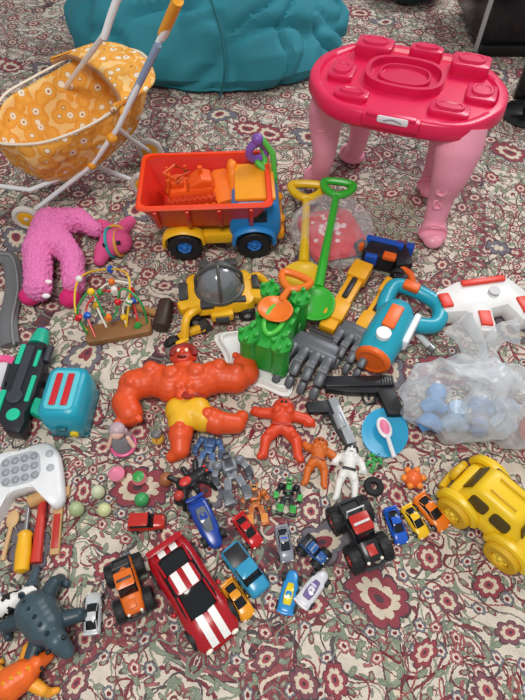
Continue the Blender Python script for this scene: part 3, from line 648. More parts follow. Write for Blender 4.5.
# ---------------- WRESTLER
t=thing('muscle_figure','orange muscular toy figure in yellow trunks, arms spread, lying down','toy figure',(118,402),(252,398),.285,z=.03)
OM=m('dd4f1e',.42,0,.12,60,.1)
g=G(); g.caps([((-.05,.038,.042),.036,(.05,.042,.042),.036),((-.03,.025,.045),.036,(.03,.03,.045),.036),((0,.02,.040),.036,(.010,-.03,.034),.026),
((-.06,.047,.040),.036,(-.112,.038,.036),.034),((-.112,.038,.036),.030,(-.128,-.002,.03),.027),((-.128,-.002,.03),.029,(-.115,-.028,.03),.029),
((.06,.050,.040),.036,(.108,.046,.036),.033),((.108,.046,.036),.030,(.132,.062,.032),.028),((.132,.062,.032),.029,(.128,.083,.032),.028),
((.02,-.035,.036),.028,(.070,-.058,.034),.027),((.070,-.058,.034),.025,(.108,-.058,.026),.021),((.108,-.058,.026),.019,(.120,-.040,.022),.015),
((.0,-.04,.036),.028,(-.005,-.082,.032),.026),((-.005,-.082,.032),.024,(-.005,-.112,.024),.020),((-.005,-.112,.022),.018,(-.022,-.122,.016),.013),
((0,.06,.05),.022,(-.005,.082,.050),.022)])
for x,y,z,r in ((-.026,.040,.070,.021),(.026,.044,.070,.021),(-.009,.010,.071,.011),(.013,.011,.071,.011),(-.006,-.008,.064,.0105),(.016,-.007,.064,.0105),(-.072,.058,.064,.019),(.074,.060,.064,.019),(-.112,.032,.058,.016),(.112,.053,.058,.015),(.05,-.048,.053,.015),(-.004,-.070,.050,.014)): g.sph((x,y,z),r,u=14)
for i in range(4):
    g.sph((-.137+.015*i,-.052+.002*i,.036),.0085,u=10); g.sph((.108+.014*i,.108-.003*i,.036),.0085,u=10)
g.end('figure_body',t,OM,vox=.0026,smooth=2)
g=G(); g.caps([((-.006,.089,.052),.024,(-.006,.100,.051),.021)]); g.sph((-.006,.094,.074),(.008,.007,.007)); g.sph((-.029,.092,.052),.007); g.sph((.017,.092,.052),.007); g.caps([((-.016,.106,.071),.004,(.005,.106,.071),.004),((-.014,.078,.068),.007,(.002,.078,.068),.007)]); g.end('head',t,m('c93a1c',.42,0,.12,60,.1),vox=.0018,smooth=2)
g=G(); g.tube([(-.030,.096,.058),(-.026,.108,.060),(-.017,.118,.058),(-.005,.122,.056),(.009,.118,.058),(.017,.107,.060),(.019,.096,.058)],.008,8); g.end('hair',t,m('8c1c14',.6))
g=G(); g.sph((-.014,.099,.074),.0042,mi=0); g.sph((.003,.099,.074),.0042,mi=0); g.tube([(-.015,.083,.075),(-.006,.080,.078),(.003,.083,.075)],.003,6,mi=1); g.end('face',t,[m('f4ecd8'),m('5a120e')],nosplit=True)
g=G(); g.caps([((-.010,-.028,.036),.031,(.026,-.028,.036),.031),((.02,-.036,.036),.031,(.042,-.048,.035),.030),((.0,-.036,.036),.031,(-.003,-.055,.036),.030)]); g.end('trunks',t,m('e8b01e',.4),vox=.003)
g=G(); g.cyl((.010,-.010,.070),.012,.006,rot=(-20,0,0),bev=.002,seg=20); g.tube([(-.026,-.004,.050),(-.005,-.006,.067),(.022,-.008,.068),(.045,-.006,.050)],.005,8,flat=.5); g.end('belt',t,m('9c2a1c'))
# ---------------- GENERIC SMALL FIGURE
def fig(label,A,B,body,acc=None,z=.015,name='action_figure',arm=0,bulk=1,aw=1):
    t=thing(name,label,'toy figure',A,B,1,z=z)
    k=bulk; zc=.1*k
    L=[((.40,0,zc),.085*k,(.43,0,zc),.075*k),((.27,-.06,zc),.10*k,(.27,.06,zc),.10*k),((.27,0,zc),.1*k,(.06,0,zc),.085*k),
    ((.04,.06,zc),.075*k,(-.18,.15*aw,zc*.9),.06*k),((-.18,.15*aw,zc*.9),.055*k,(-.42,.16*aw,zc*.7),.045*k),((-.42,.16*aw,zc*.6),.05*k,(-.46,.19*aw,zc*.6),.04*k),
    ((.04,-.06,zc),.075*k,(-.15,-.17*aw,zc*.9),.06*k),((-.15,-.17*aw,zc*.9),.055*k,(-.38,-.2*aw,zc*.7),.045*k),((-.38,-.2*aw,zc*.6),.05*k,(-.44,-.23*aw,zc*.6),.04*k)]
    for s_,ax in ((1,arm),(-1,arm*.6)):
        e=(.20+ax*.12,s_*.25*aw,zc*.85); h=(.06+ax*.35,s_*.30*aw,zc*.8)
        L+=[((.28,s_*.12,zc),.065*k,e,.058*k),(e,.053*k,h,.055*k)]
        for q in (-1,0,1): L.append(((h[0]-.02,h[1]+q*.035*k,h[2]),.025*k,(h[0]-.06*k*(1-ax),h[1]+q*.045*k,h[2]*.9),.02*k))
    g=G(); g.caps(L)
    for s_ in (-1,1): g.sph((.29,s_*.06*k,zc*1.75),.05*k,u=10); g.sph((-.1,s_*.13*aw,zc*1.4),.04*k,u=10)
    g.end('figure_body',t,m(body,.42,bump=.1,scale=60),vox=.018,smooth=1)
    g=G(); g.sph((.45,-.03,zc*1.75),.016*k,mi=1); g.sph((.45,.03,zc*1.75),.016*k,mi=1); g.box((.37,0,zc*1.75),(.015,.06,.02),.004,mi=1)
    g.tube([(.40,-.09*k,zc),(.47,-.06*k,zc*1.3),(.51,0,zc*1.3),(.47,.06*k,zc*1.3),(.40,.09*k,zc)],.03*k,8)
    g.end('head_detail',t,[m(acc or body),m(BLK)],nosplit=True)
    if acc:
        g=G(); g.box((.05,0,zc*1.7),(.05,.2*k,.06),.015); g.end('belt',t,m(acc))
    return t
fig('red orange rocky toy figure lying face up',(278,460),(284,404),'d8431e','b83018',bulk=1.6,arm=.7,aw=1.5)
fig('orange brown toy figure beside the rocky one',(313,486),(321,440),'cf661f','a84a18',bulk=1.45,arm=.8,aw=1.0)
def robot(label,A,B,cols,z=.015):
    t=thing('toy_robot',label,'toy robot',A,B,1,z=z)
    g=G(); g.box((.2,0,.13),(.28,.32,.22),.04,tp=(.8,.8)); g.box((.02,0,.1),(.16,.2,.16),.03); g.end('torso',t,m(cols[0],.35,.1))
    g=G(); g.box((.41,0,.14),(.15,.15,.16),.03); g.box((.42,0,.225),(.05,.11,.02),.005,mi=1); g.tube([(.47,-.06,.14),(.56,-.1,.14)],.015,6,sm=False); g.tube([(.47,.06,.14),(.56,.1,.14)],.015,6,sm=False); g.end('head',t,[m(cols[1]),m(BLK)],nosplit=True)
    for s_ in (-1,1):
        g=G(); g.sph((.27,s_*.21,.14),.1,u=14); g.box((.17,s_*.27,.1),(.2,.12,.13),.02,rot=(0,0,s_*-25)); g.box((.02,s_*.32,.09),(.2,.14,.14),.02,mi=1); g.tube([(-.06,s_*.32,.08),(-.13,s_*.27,.07)],.04,8,sm=False,mi=0); g.end('arm',t,[m(cols[0],.35,.1),m(cols[2])],nosplit=True)
        g=G(); g.box((-.13,s_*.12,.1),(.22,.14,.14),.02,rot=(0,0,s_*-12)); g.sph((-.23,s_*.15,.1),.08,u=12); g.box((-.34,s_*.17,.1),(.22,.17,.17),.02,mi=1); g.box((-.46,s_*.18,.09),(.08,.19,.18),.02); g.end('leg',t,[m(cols[0],.35,.1),m(cols[1])],nosplit=True)
    g=G(); g.box((.22,0,.25),(.14,.14,.03),.01); g.cyl((.08,0,.18),.035,.04); g.end('chest_detail',t,m(cols[2]))
robot('grey toy robot with spread limbs',(240,502),(225,452),('7c8088','5a5d64','3c3f46'))
robot('blue grey slim toy robot',(204,470),(212,432),('4a6a98','7c8088','34507c'))
robot('orange and brown toy robot',(258,525),(254,484),('b8642a','d88a3a','5a4030'))
robot('black and green toy robot',(286,514),(290,478),('1d1f20','2c9a3a','3aa848'))
robot('green toy robot by teal plate',(368,468),(380,452),('38a04a','2c8038','1f2a20'))
t=thing('toy_creature','black and red toy creature with bent legs','toy figure',(174,494),(208,472),.075,z=.01)
g=G(); g.caps([((-.015,0,.02),.015,(.012,0,.02),.013),((.012,0,.02),.010,(.028,0,.024),.011)]+[((x,s_*.008,.02),.006,(x*1.6,s_*.025,.028),.0055) for x in (-.018,0,.016) for s_ in (-1,1)]+[((x*1.6,s_*.025,.028),.0055,(x*2,s_*.036,.006),.0045) for x in (-.018,0,.016) for s_ in (-1,1)]); g.end('creature_body',t,m('1c1d20',.4),vox=.0017)
g=G(); g.sph((-.01,0,.033),(.012,.009,.004)); g.sph((.034,.005,.033),.003); g.sph((.034,-.005,.033),.003); g.end('markings',t,m('c8302a'),nosplit=True)
# ---------------- PISTOLS
def pistol(label,A,B,body,slide,grip,name='toy_gun',flip=-1,cover=False,wd=1,base=0):
    t=thing(name,label,'toy gun',A,B,.165,z=.012,base=base)
    f=flip*wd
    g=G(); g.prism([(-.075,.010*f*-1),(.078,.010*f*-1),(.080,.018*f),(.040,.020*f),(.036,.024*f),(-.02,.022*f),(-.076,.014*f)],.020,b=.003,z0=.002); g.end('frame',t,m(body,.35))
    g=G(); g.prism([(.036,.018*f),(.078,.012*f),(.090,.066*f),(.086,.072*f),(.054,.070*f)],.021,b=.004,z0=.0015); g.end('grip',t,m(grip,.5))
    g=G(); g.box((0,-.001*f,.0235),(.155,.024*wd,.009),.003); g.cyl((-.082,-.002*f,.013),.0085*wd,.018,rot=(0,90,0),seg=16)
    for i in range(5): g.box((.05+.006*i,-.001*f,.0285),(.0025,.022*wd,.003))
    if cover: g.cyl((.0,.004*f,.018),.016,.05,rot=(0,90,0),seg=16,bev=.003)
    g.end('slide',t,m(slide,.3,.1 if cover else 0),nosplit=True)
    g=G(); g.tube([(.034,.022*f,.012),(.030,.040*f,.012),(.010,.042*f,.012),(.004,.022*f,.012)],.0028,8); g.tube([(.022,.022*f,.012),(.018,.034*f,.012)],.0025,6,sm=False); g.end('trigger_guard',t,m(body,.35),nosplit=True)
    return t
pistol('matte black toy pistol lying flat',(322,385),(395,384),'1a1b1e','232428','141517',wd=1.15)
pistol('black and silver toy pistol',(352,446),(331,398),'2a2c30','a2a6aa','1a1b1e',flip=1,cover=True,wd=1.15)
t=thing('rubber_ring','loose black rubber ring near the plate','ring',(373,488)); g=G(); g.tor((0,0,.009),.013,.007); g.end('ring_body',t,m('1a1a1a',.7))
# ---------------- TEAL PLATE + SPOON
t=thing('toy_plate','light blue oval toy plate','toy plate',(384,434),rz=70)
g=G(); g.lathe([(.03,0),(.046,.004),(.052,.010),(.049,.010),(.04,.006),(0,.005)],sx=1.1,sy=.92); g.end('plate_body',t,m('2a9cc6',.35))
t=thing('toy_spoon','white and pink toy spoon resting on the plate','toy spoon',(394,458),(380,416),.1,z=.014,base=.012)
g=G(); g.tube([(-.05,0,.005),(0,0,.006)],.005,8,sm=False); g.sph((.02,0,.005),(.026,.016,.005)); g.end('spoon_body',t,m('e8e6ea',.3),nosplit=True); g=G(); g.sph((.02,0,.009),(.018,.010,.003)); g.end('bowl_inlay',t,m('e87aa0'))
# ---------------- LEFT SIDE
t=thing('toy_blaster','black toy blaster with bright teal green details','toy gun',(44,332),(8,438),.25,z=.02)
g=G(); g.prism([(-.085,-.018),(-.05,-.032),(.0,-.040),(.02,-.03),(.06,-.034),(.1,-.02),(.12,0),(.125,.03),(.10,.034),(.08,.028),(.04,.036),(-.03,.034),(-.05,.026),(-.085,.020)],.04,b=.010,z0=.002); g.end('gun_body',t,m('212329',.4))
g=G(); g.box((-.01,-.002,.044),(.12,.018,.008),.003); g.cyl((.05,.0,.044),.016,.010,bev=.003); g.tube([(-.04,.03,.03),(-.08,.03,.028)],.008,8,sm=False); g.box((.0,-.036,.03),(.06,.006,.02),.002,rot=(0,0,4)); g.end('rail',t,m('3a3d46',.35),label='dark grey rail')
g=G(); g.tube([(-.122,0,.024),(-.10,0,.024),(-.085,0,.024)],[.014,.019,.020],14,sm=False); g.end('barrel',t,m('18b090'))
g=G(); g.box((-.05,-.020,.040),(.05,.012,.010),.004); g.box((.06,-.026,.042),(.05,.012,.008),.003); g.box((.03,.024,.043),(.06,.010,.006),.003); g.box((-.04,.018,.043),(.04,.008,.006),.002); g.cyl((.088,.008,.043),.013,.006,bev=.002); g.end('accent',t,m('1ec49a'),label='bright green accent')
g=G(); g.prism([(.04,.03),(.075,.03),(.10,.085),(.075,.098),(.05,.065)],.03,b=.007,z0=.004); g.end('grip',t,m('20b896'))
g=G(); g.prism([(-.02,.03),(.005,.03),(.01,.07),(-.012,.072)],.024,b=.004,z0=.004); g.end('magazine',t,m('1c1d22'))
g=G(); g.cyl((-.124,0,.024),.012,.006,rot=(0,90,0)); g.end('muzzle',t,m('4a3a80'))
t=thing('toy_toaster','turquoise toy toaster with two red slots','toy toaster',(77,414),rz=-2)
g=G(); g.loft([[(x,y,z) for x,y in rr(a,b,.018)] for a,b,z in ((.036,.054,.006),(.040,.058,.012),(.042,.060,.05),(.040,.058,.092),(.032,.050,.101))]); g.end('toaster_body',t,m('1ba0b8',.33),ang=50)
g=G(); g.prism(rr(.028,.044,.01),.004,b=.0015,z0=.0995); g.end('top_plate',t,m('5ec4d0'))
for x in (-.0115,.0115):
    g=G(); g.box((x,.0,.104),(.013,.072,.006),.002); g.end('slot',t,m('c8202a'),label='red slot')
g=G(); g.box((0,0,.004),(.078,.11,.008),.002); g.box((.0,-.062,.055),(.02,.012,.01),.003); g.end('base',t,m('15606e'))
g=G(); g.cyl((.018,-.060,.03),.009,.01,rot=(90,0,0),bev=.002); g.end('knob',t,m('e8c82a'))
t=thing('pop_it_console','white handheld game pad with rubber bubble buttons','toy game pad',(27,480),rz=16,sc=.95)
ol=[(q.x,q.y) for q in cat([(-.074,-.030,0),(-.078,.025,0),(-.06,.056,0),(-.03,.062,0),(0,.058,0),(.03,.062,0),(.058,.056,0),(.076,.025,0),(.080,-.035,0),(.078,-.075,0),(.060,-.088,0),(.044,-.066,0),(.025,-.040,0),(.0,-.036,0),(-.025,-.040,0),(-.044,-.066,0),(-.060,-.088,0),(-.078,-.075,0)],5,True)]
g=G(); g.loft([[(x*k,y*k,z) for x,y in ol] for k,z in ((.86,0),(.97,.006),(1,.018),(.98,.028),(.90,.035),(.55,.037))]); g.end('pad_body',t,m('e3e4e6',.35),ang=50)
g=G(); g.prism([(x,y) for x,y in rr(.040,.034,.02)],.003,c=(.0,.010,.035),b=.001); g.end('button_panel',t,m('b6babf'))
for i in range(4):
    for j in range(3):
        g=G(); g.sph((-.028+.0187*i,-.012+.021*j,.038),(.008,.008,.005),u=14); g.end('bubble_button',t,m('94999f',.3))
for x,y in ((.058,.028),(.058,-.004),(-.058,.028),(-.058,-.004)):
    g=G(); g.sph((x,y,.034),(.009,.009,.005)); g.end('side_button',t,m('aeb2b6'))
t=thing('screwdriver','toy screwdriver with yellow and black handle','toy tool',(22,576),(30,498),.13,z=.01)
g=G(); g.lathe([(.004,-.062),(.012,-.058),(.013,-.03),(.011,-.005),(.013,.0),(.008,.006),(0,.006)],rot=(0,90,0),c=(0,0,.013),seg=12); g.end('handle',t,m('f0b21a')); 
g=G(); g.cyl((.03,0,.013),.0035,.055,rot=(0,90,0)); g.box((.06,0,.013),(.012,.006,.002)); g.end('shaft',t,m('a8a8aa',.3,.8))
t=thing('toy_hammer','wooden toy hammer with red handle','toy tool',(36,566),(44,490),.14,z=.01)
g=G(); g.tube([(-.065,0,.011),(-.01,0,.011),(.05,0,.010)],[.010,.009,.007],10); g.end('handle',t,m('c8342a',.45)); g=G(); g.cyl((.056,0,.014),.012,.052,rot=(90,0,20),bev=.002); g.end('hammer_head',t,m('c89a62',.55,0,.2,60))
t=thing('wooden_spanner','wooden toy spanner with red band','toy tool',(54,556),(60,486),.125,z=.01)
g=G(); g.prism([(-.06,-.008),(.035,-.008),(.045,-.018),(.062,-.018),(.055,0),(.062,.018),(.045,.018),(.035,.008),(-.06,.008)],.01,b=.002,z0=.001); g.end('spanner_body',t,m('c49a68',.6,0,.2,60)); g=G(); g.box((-.02,0,.011),(.06,.012,.003),.001); g.end('band',t,m('b8322a'))
t=thing('wooden_spoon','small pale wooden toy spoon','toy spoon',(2,560),(14,512),.1,z=.008)
g=G(); g.tube([(-.05,0,.006),(.02,0,.006)],.005,8,sm=False); g.sph((.035,0,.007),(.02,.014,.006)); g.end('spoon_body',t,m('cda878',.6,0,.15,60),nosplit=True)
t=thing('hand_mirror','pink and white plastic toy hand mirror','toy mirror',(1,378),rz=0); g=G(); g.tor((0,0,.01),.036,.009,sy=1.25); g.tube([(0,-.04,.01),(.0,-.09,.01)],.009,8,sm=False); g.end('mirror_frame',t,m('ee5a92'),nosplit=True); g=G(); g.lathe([(.035,.004),(.035,.010),(0,.010)],sy=1.25); g.end('glass',t,m('e4e6ea',.15,.2))
t=thing('track_piece','curved grey plastic toy track piece','toy track',(12,300))
g=G(); g.tube([P(-16,262,.01),P(8,258,.01),P(14,285,.01),P(8,320,.01),P(10,345,.01)],.022,10,flat=.4,n=8); g.end('track_body',t,m('6a6b6d',.5),world=True)
g=G(); g.tube([P(-16,258,.02),P(10,255,.02),P(18,285,.02),P(12,320,.02),P(14,345,.02)],.003,6); g.end('rail',t,m('8a8b8c'),world=True)
# ---------------- ANIMALS
def quad(name,label,A,B,col,z=.03,mats=None,horn=None,fat=1,tail=1,rx=0,base=0):
    t=thing(name,label,'toy animal',A,B,1,z=z,rx=rx,base=base)
    g=G(); g.caps([((-.28,0,.34),.15*fat,(0,0,.33),.17*fat),((0,0,.33),.17*fat,(.2,0,.36),.14*fat),((.2,0,.38),.11*fat,(.34,0,.47),.09*fat),((.34,0,.47),.095*fat,(.48,0,.44),.065*fat),((-.38,0,.36),.04*fat,(-.38-.1*tail,.04*tail,.22),.02*fat)]
    +[((.18,s_*.09*fat,.26),.065,(.2,s_*.12*fat,.13),.045) for s_ in (-1,1)]+[((.2,s_*.12*fat,.13),.042,(.18,s_*.12*fat,.045),.042) for s_ in (-1,1)]
    +[((-.28,s_*.09*fat,.28),.085,(-.24,s_*.12*fat,.18),.055) for s_ in (-1,1)]+[((-.24,s_*.12*fat,.18),.045,(-.31,s_*.12*fat,.12),.036) for s_ in (-1,1)]+[((-.31,s_*.12*fat,.12),.038,(-.28,s_*.12*fat,.045),.042) for s_ in (-1,1)])
    g.end('animal_body',t,mats or m(col,.45,0,.35,8,.25),vox=.018,smooth=2)
    for s_ in (-1,1):
        g=G(); g.sph((.30,s_*.10*fat,.47+.08*fat),(.025,.05,.045),u=10); g.end('ear',t,m(horn or col))
        g=G(); g.sph((.41,s_*.07*fat,.46+.05*fat),.018,u=8); g.end('eye',t,m(BLK,.1))
    return t
def patch(name,c1,c2,sc,pos):
    M=bpy.data.materials.new(name); M.use_nodes=True; nt=M.node_tree; b=nt.nodes['Principled BSDF']
    tc=nt.nodes.new('ShaderNodeTexCoord'); n=nt.nodes.new('ShaderNodeTexNoise'); n.inputs['Scale'].default_value=sc
    nt.links.new(tc.outputs['Object'],n.inputs['Vector']); r=nt.nodes.new('ShaderNodeValToRGB'); r.color_ramp.interpolation='CONSTANT'
    r.color_ramp.elements[0].color=lin(c1); r.color_ramp.elements[1].color=lin(c2); r.color_ramp.elements[1].position=pos
    nt.links.new(n.outputs[0],r.inputs[0]); nt.links.new(r.outputs[0],b.inputs[0]); b.inputs['Roughness'].default_value=.5; return M
fig('slim white toy figure with black markings lying flat',(344,502),(352,446),'e6e4e0','1e1f22',bulk=1.15,arm=.3,aw=.8)
quad('toy_cow','black and white toy cow standing near wooden tools',(-20,618),(38,590),'222222',mats=patch('cow_patches','1a1a1c','e4e2de',4.5,.50),horn='1a1a1c',fat=1.1)
def dino(label,A,B,col,leg,spike,k=1.15,bump=0):
    t=thing('toy_dinosaur',label,'toy animal',A,B,.10,z=.02)
    t.scale=tuple(x*k for x in t.scale)
    g=G(); g.caps([((-.018,0,.036),.034,(.012,0,.038),.031),((.02,0,.038),.020,(.045,.002,.048),.018),((.045,.002,.048),.017,(.066,.004,.040),.012),((-.035,0,.034),.02,(-.065,.015,.022),.011),((-.065,.015,.022),.011,(-.085,.035,.014),.006)]); g.end('animal_body',t,m(col,.4,0,.25,40,bump),vox=.0022)
    for s_ in (-1,1):
        for x,d_ in ((-.026,-.012),(.018,.014)):
            g=G(); g.caps([((x,s_*.020,.030),.015,(x+d_,s_*.044,.028),.012),((x+d_,s_*.044,.028),.011,(x+d_*1.4,s_*.052,.011),.010),((x+d_*1.4,s_*.052,.011),.009,(x+d_*1.4+.014,s_*.056,.008),.007)]); g.end('leg',t,m(leg,.4),vox=.002)
        g=G(); g.sph((.052,s_*.014,.059),.004); g.end('eye',t,m(BLK,.1))
    for i in range(6):
        g=G(); g.cyl((-.05+.016*i,0,.070-.0012*(i-3)**2),.006,.012,r2=.001,seg=8); g.end('back_spike',t,m(spike))
dino('orange toy dinosaur with rounded body and yellow spread legs',(0,692),(40,666),'ea661c','efa028','f2b82a',k=1.2)
dino('dark blue grey toy dinosaur with spread legs',(28,598),(64,648),'3c505a','2f414b','2a3a44',k=.95,bump=.3)
# ---------------- SMALL BALLS, DOLLS, FRUITS
def solo(name,label,cat_,u,v,fn,mats,**k):
    p=P(u,v); g=G(); fn(g); o=g.end(name,None,mats,**k); o.location=p; o['label']=label; o['category']=cat_; return o
def egg(r,h=1.25): return lambda g: g.lathe([(0,0)]+[(r*sin(pi*i/10)*(1-.12*(i-5)/5*.6),h*r*(1-cos(pi*i/10))) for i in range(1,10)]+[(0,2*h*r)])
solo('toy_egg','pale green white toy egg','toy egg',100,495,egg(.013),m('c9cfae'))
solo('toy_fruit','pale yellow green toy fruit','toy fruit',106,512,egg(.013,1),m('cdd09a'))
solo('toy_pear','pale green toy pear','toy fruit',79,512,egg(.014,1.2),m('a9b88a'))
solo('rubber_ball','small brown rubber ball','ball',167,482,egg(.014,1),m('a0603c'))
solo('toy_apple','small green toy apple','toy fruit',143,502,egg(.014,1),m('3f9a5a'))
t=thing('toy_flower','small orange ball with yellow petals','toy flower',(411,482))
g=G(); egg(.018,1)(g); g.end('flower_ball',t,m('ee6a2c'))
for i in range(6):
    a=i*pi/3; g=G(); g.sph((.018*cos(a),.018*sin(a),.022),(.007,.007,.006),u=10); g.end('petal',t,m('f08a32'))
solo('toy_strawberry','pink strawberry toy with green leaves','toy fruit',141,482,lambda g:(g.lathe([(0,0),(.008,.004),(.014,.018),(.011,.027),(0,.03)]),g.lathe([(.011,.027),(.012,.029),(.003,.034),(0,.034)],mi=1,seg=7)),[m('e8808a'),m('3a9a4a')])
solo('toy_cupcake','small pink toy cupcake','toy food',119,478,lambda g:(g.lathe([(.010,0),(.014,.018),(0,.018)],mi=1),g.lathe([(.015,.018),(.016,.024),(.010,.034),(.003,.04),(0,.04)])),[m('ee8aa6'),m('e8c8a8')])
t=thing('toy_chick','yellow toy chick with grey cap','toy animal',(159,442))
g=G(); g.sph((0,0,.014),(.013,.012,.014)); g.sph((0,0,.031),.009); g.end('chick_body',t,m('e0b84a'),nosplit=True)
g=G(); g.cyl((0,-.011,.030),.003,.008,rot=(90,0,0),r2=.0005,seg=8); g.end('beak',t,m('d8641c')); g=G(); g.sph((0,0,.037),(.010,.010,.006)); g.end('cap',t,m('6a6a6c'))
t=thing('toy_figurine','dark grey toy figurine with red face','toy figure',(181,501)); g=G(); g.lathe([(.010,0),(.013,.01),(.007,.022),(0,.022)]); g.end('figurine_body',t,m('24262a')); g=G(); g.sph((0,0,.03),.010); g.end('head',t,m('b83a30'))
t=thing('toy_doll','small grey and pink doll standing on the rug','doll',(125,448),sc=1.25)
g=G(); g.lathe([(.018,0),(.017,.02),(.013,.04),(.010,.046),(0,.047)]); g.end('dress',t,m('85878c',.5)); g=G(); g.sph((0,0,.056),.011,mi=0); g.end('head',t,m('e8bca8')); g=G(); g.sph((0,.004,.060),(.0125,.012,.010)); g.caps([((-.010,.004,.055),.005,(-.014,.004,.04),.003),((.010,.004,.055),.005,(.014,.004,.04),.003)]); g.end('hair',t,m('b8a0a8'),nosplit=True)
g=G(); g.tor((0,0,.012),.0185,.003); g.end('hem',t,m('e85a92'))
for s_ in (-1,1): g=G(); g.caps([((s_*.012,0,.04),.004,(s_*.020,-.008,.024),.0035)]); g.end('arm',t,m('e8bca8'),nosplit=True)
# ---------------- CARS
def ring(x,w_,zl,zh,k=.8): 
    zm=zl+(zh-zl)*.55
    return [(x,-w_*.93,zl),(x,-w_,zl+(zh-zl)*.2),(x,-w_,zm),(x,-w_*k,zh),(x,0,zh+.008),(x,w_*k,zh),(x,w_,zm),(x,w_,zl+(zh-zl)*.2),(x,w_*.93,zl)]
GRP='small toy cars on the rug'
def car(label,A,B,col,glass='15181c',stripe=None,hub='c8c8c8',kind='coupe',z=.01,name='toy_car',group=GRP,det=None):
    t=thing(name,label,'toy car',A,B,1,z=z,group=group)
    wr=.098
    for x in (-.3,.31):
        for y in (-.187,.187): wheel(t,(x,y,wr),wr,.088,hub)
    bm_=m(col,.22)
    if kind=='jeep':
        b=[(-.48,.19,.1,.28),(-.46,.21,.08,.31),(0,.215,.08,.31),(.2,.21,.08,.30),(.44,.20,.08,.27),(.48,.18,.1,.24)]
        c=[(-.42,.19,.28,.33),(-.40,.185,.28,.47),(.08,.185,.28,.47),(.2,.18,.28,.31)]; rf=(-.17,0,.475,.24,.17)
    elif kind=='pickup':
        b=[(-.5,.2,.1,.26),(-.48,.215,.08,.29),(-.05,.215,.08,.28),(.2,.215,.08,.29),(.44,.205,.08,.26),(.5,.18,.1,.2)]
        c=[(-.08,.185,.26,.30),(-.05,.18,.26,.43),(.16,.175,.26,.43),(.27,.175,.26,.29)]; rf=(.055,0,.435,.115,.165)
    elif kind=='race':
        b=[(-.5,.17,.07,.2),(-.4,.21,.06,.24),(-.1,.2,.05,.22),(.1,.19,.05,.19),(.35,.17,.05,.15),(.52,.08,.05,.09)]
        c=[(-.28,.09,.2,.24),(-.12,.11,.2,.32),(.04,.10,.18,.31),(.2,.07,.15,.18)]; rf=(-.07,0,.318,.07,.07)
    else:
        b=[(-.5,.17,.1,.22),(-.475,.2,.07,.255),(-.38,.218,.06,.268),(-.28,.225,.06,.265),(-.12,.213,.06,.25),(.1,.212,.06,.242),(.24,.22,.06,.24),(.34,.222,.06,.225),(.42,.205,.06,.195),(.48,.175,.075,.16),(.505,.12,.09,.125)]
        c=[(-.40,.15,.235,.262),(-.30,.16,.235,.315),(-.18,.155,.235,.355),(.0,.155,.235,.358),(.10,.165,.23,.31),(.24,.165,.22,.242)]; rf=(-.09,0,.360,.098,.125)
    g=G(); g.loft([ring(*q) for q in b]); g.end('body',t,bm_,sub=2)
    g=G(); g.loft([ring(*q,.82) for q in c]); g.end('windows',t,m(glass,.1),ang=50,sub=0 if kind!='coupe' else 1)
    g=G(); g.prism([(x+rf[0],y) for x,y in rr(rf[3],rf[4],.04)],.012,z0=rf[2]-.006,b=.004); g.end('roof',t,bm_)
    if kind=='coupe':
        for y in (-.14,.14):
            g=G(); g.tube([(-.37,y,.272),(-.19,y*.92,.356)],.013,6,sm=False); g.end('pillar',t,bm_); g=G(); g.tube([(.22,y,.25),(.005,y*.92,.358)],.010,6,sm=False); g.end('pillar',t,bm_)
            g=G(); g.sph((.09,y*1.62,.27),(.025,.025,.02),u=10); g.end('mirror',t,bm_)
    if kind=='pickup':
        g=G(); g.box((-.28,0,.285),(.34,.33,.02),.005); g.end('cargo_bed',t,m('1d1f22'))
    if kind in('coupe','race'):
        g=G(); g.box((-.46,0,.305 if kind=='coupe' else .33),(.06,.36,.014),.004); g.box((-.46,-.13,.28),(.02,.015,.05)); g.box((-.46,.13,.28),(.02,.015,.05)); g.end('spoiler',t,bm_,nosplit=True)
    zz=.18 if kind!='race' else .12
    for y in (-.13,.13):
        g=G(); g.sph((b[-2][0]+.004,y*(1 if kind!='race' else .5),zz-.02),(.02,.035,.02),u=10); g.end('headlight',t,m('f4f0dc',.15))
        g=G(); g.sph((-.485,y,.2),(.015,.035,.02),u=10); g.end('taillight',t,m('c02018',.2))
    if stripe:
        for y in (-.06,.06):
            q=[(x,zh) for x,w_,zl,zh in b if x<.49]
            for lo,hi in ((.09,.5),(-.51,-.37)):
                g=G(); t2=bmesh.new(); pr=None
                for x1,z1 in q:
                    if lo<=x1<=hi:
                        a_=t2.verts.new((x1,y-.034,z1+.007)); b_=t2.verts.new((x1,y+.034,z1+.007))
                        if pr: t2.faces.new((pr[0],a_,b_,pr[1]))
                        pr=(a_,b_)
                g.add(t2); g.end('stripe',t,m(stripe),label='white racing stripe')
            g=G(); g.box((rf[0],y,rf[2]+.007),(rf[3]*2-.01,.068,.004)); g.end('stripe',t,m(stripe),label='white racing stripe')
    if det=='police': 
        g=G(); g.box((-.1,0,rf[2]+.02),(.04,.18,.03),.006); g.end('light_bar',t,m('2a50d0'))
    return t
car('large red toy sports car with white racing stripes',(165,547),(224,644),'a81420',stripe='e8e6e4',group=None,z=.02)
car('dark blue toy sports car with grey trim',(195,500),(218,547),'1c3f98',kind='race',glass='6a7078')
car('small shiny red toy sports car',(237,516),(259,546),'c01c20')
car('white and black toy police car',(281,526),(288,562),'8a8e98',glass='202228',det='police')
car('light blue toy pickup truck with black bed',(229,548),(263,594),'3494bc',kind='pickup')
car('small orange yellow toy coupe',(226,582),(250,618),'e89a20')
car('small silver metallic toy coupe',(92,636),(94,592),'c4c6c8',hub='e0e0e0')
car('blue and yellow pointed toy race car',(284,616),(294,570),'2a8ac8',kind='race',glass='e8d02a')
car('white and purple grey toy race car',(299,607),(326,571),'d6d6dc',kind='race',glass='7a6a9a')
car('small blue toy coupe beside others',(389,508),(403,544),'2058c0')
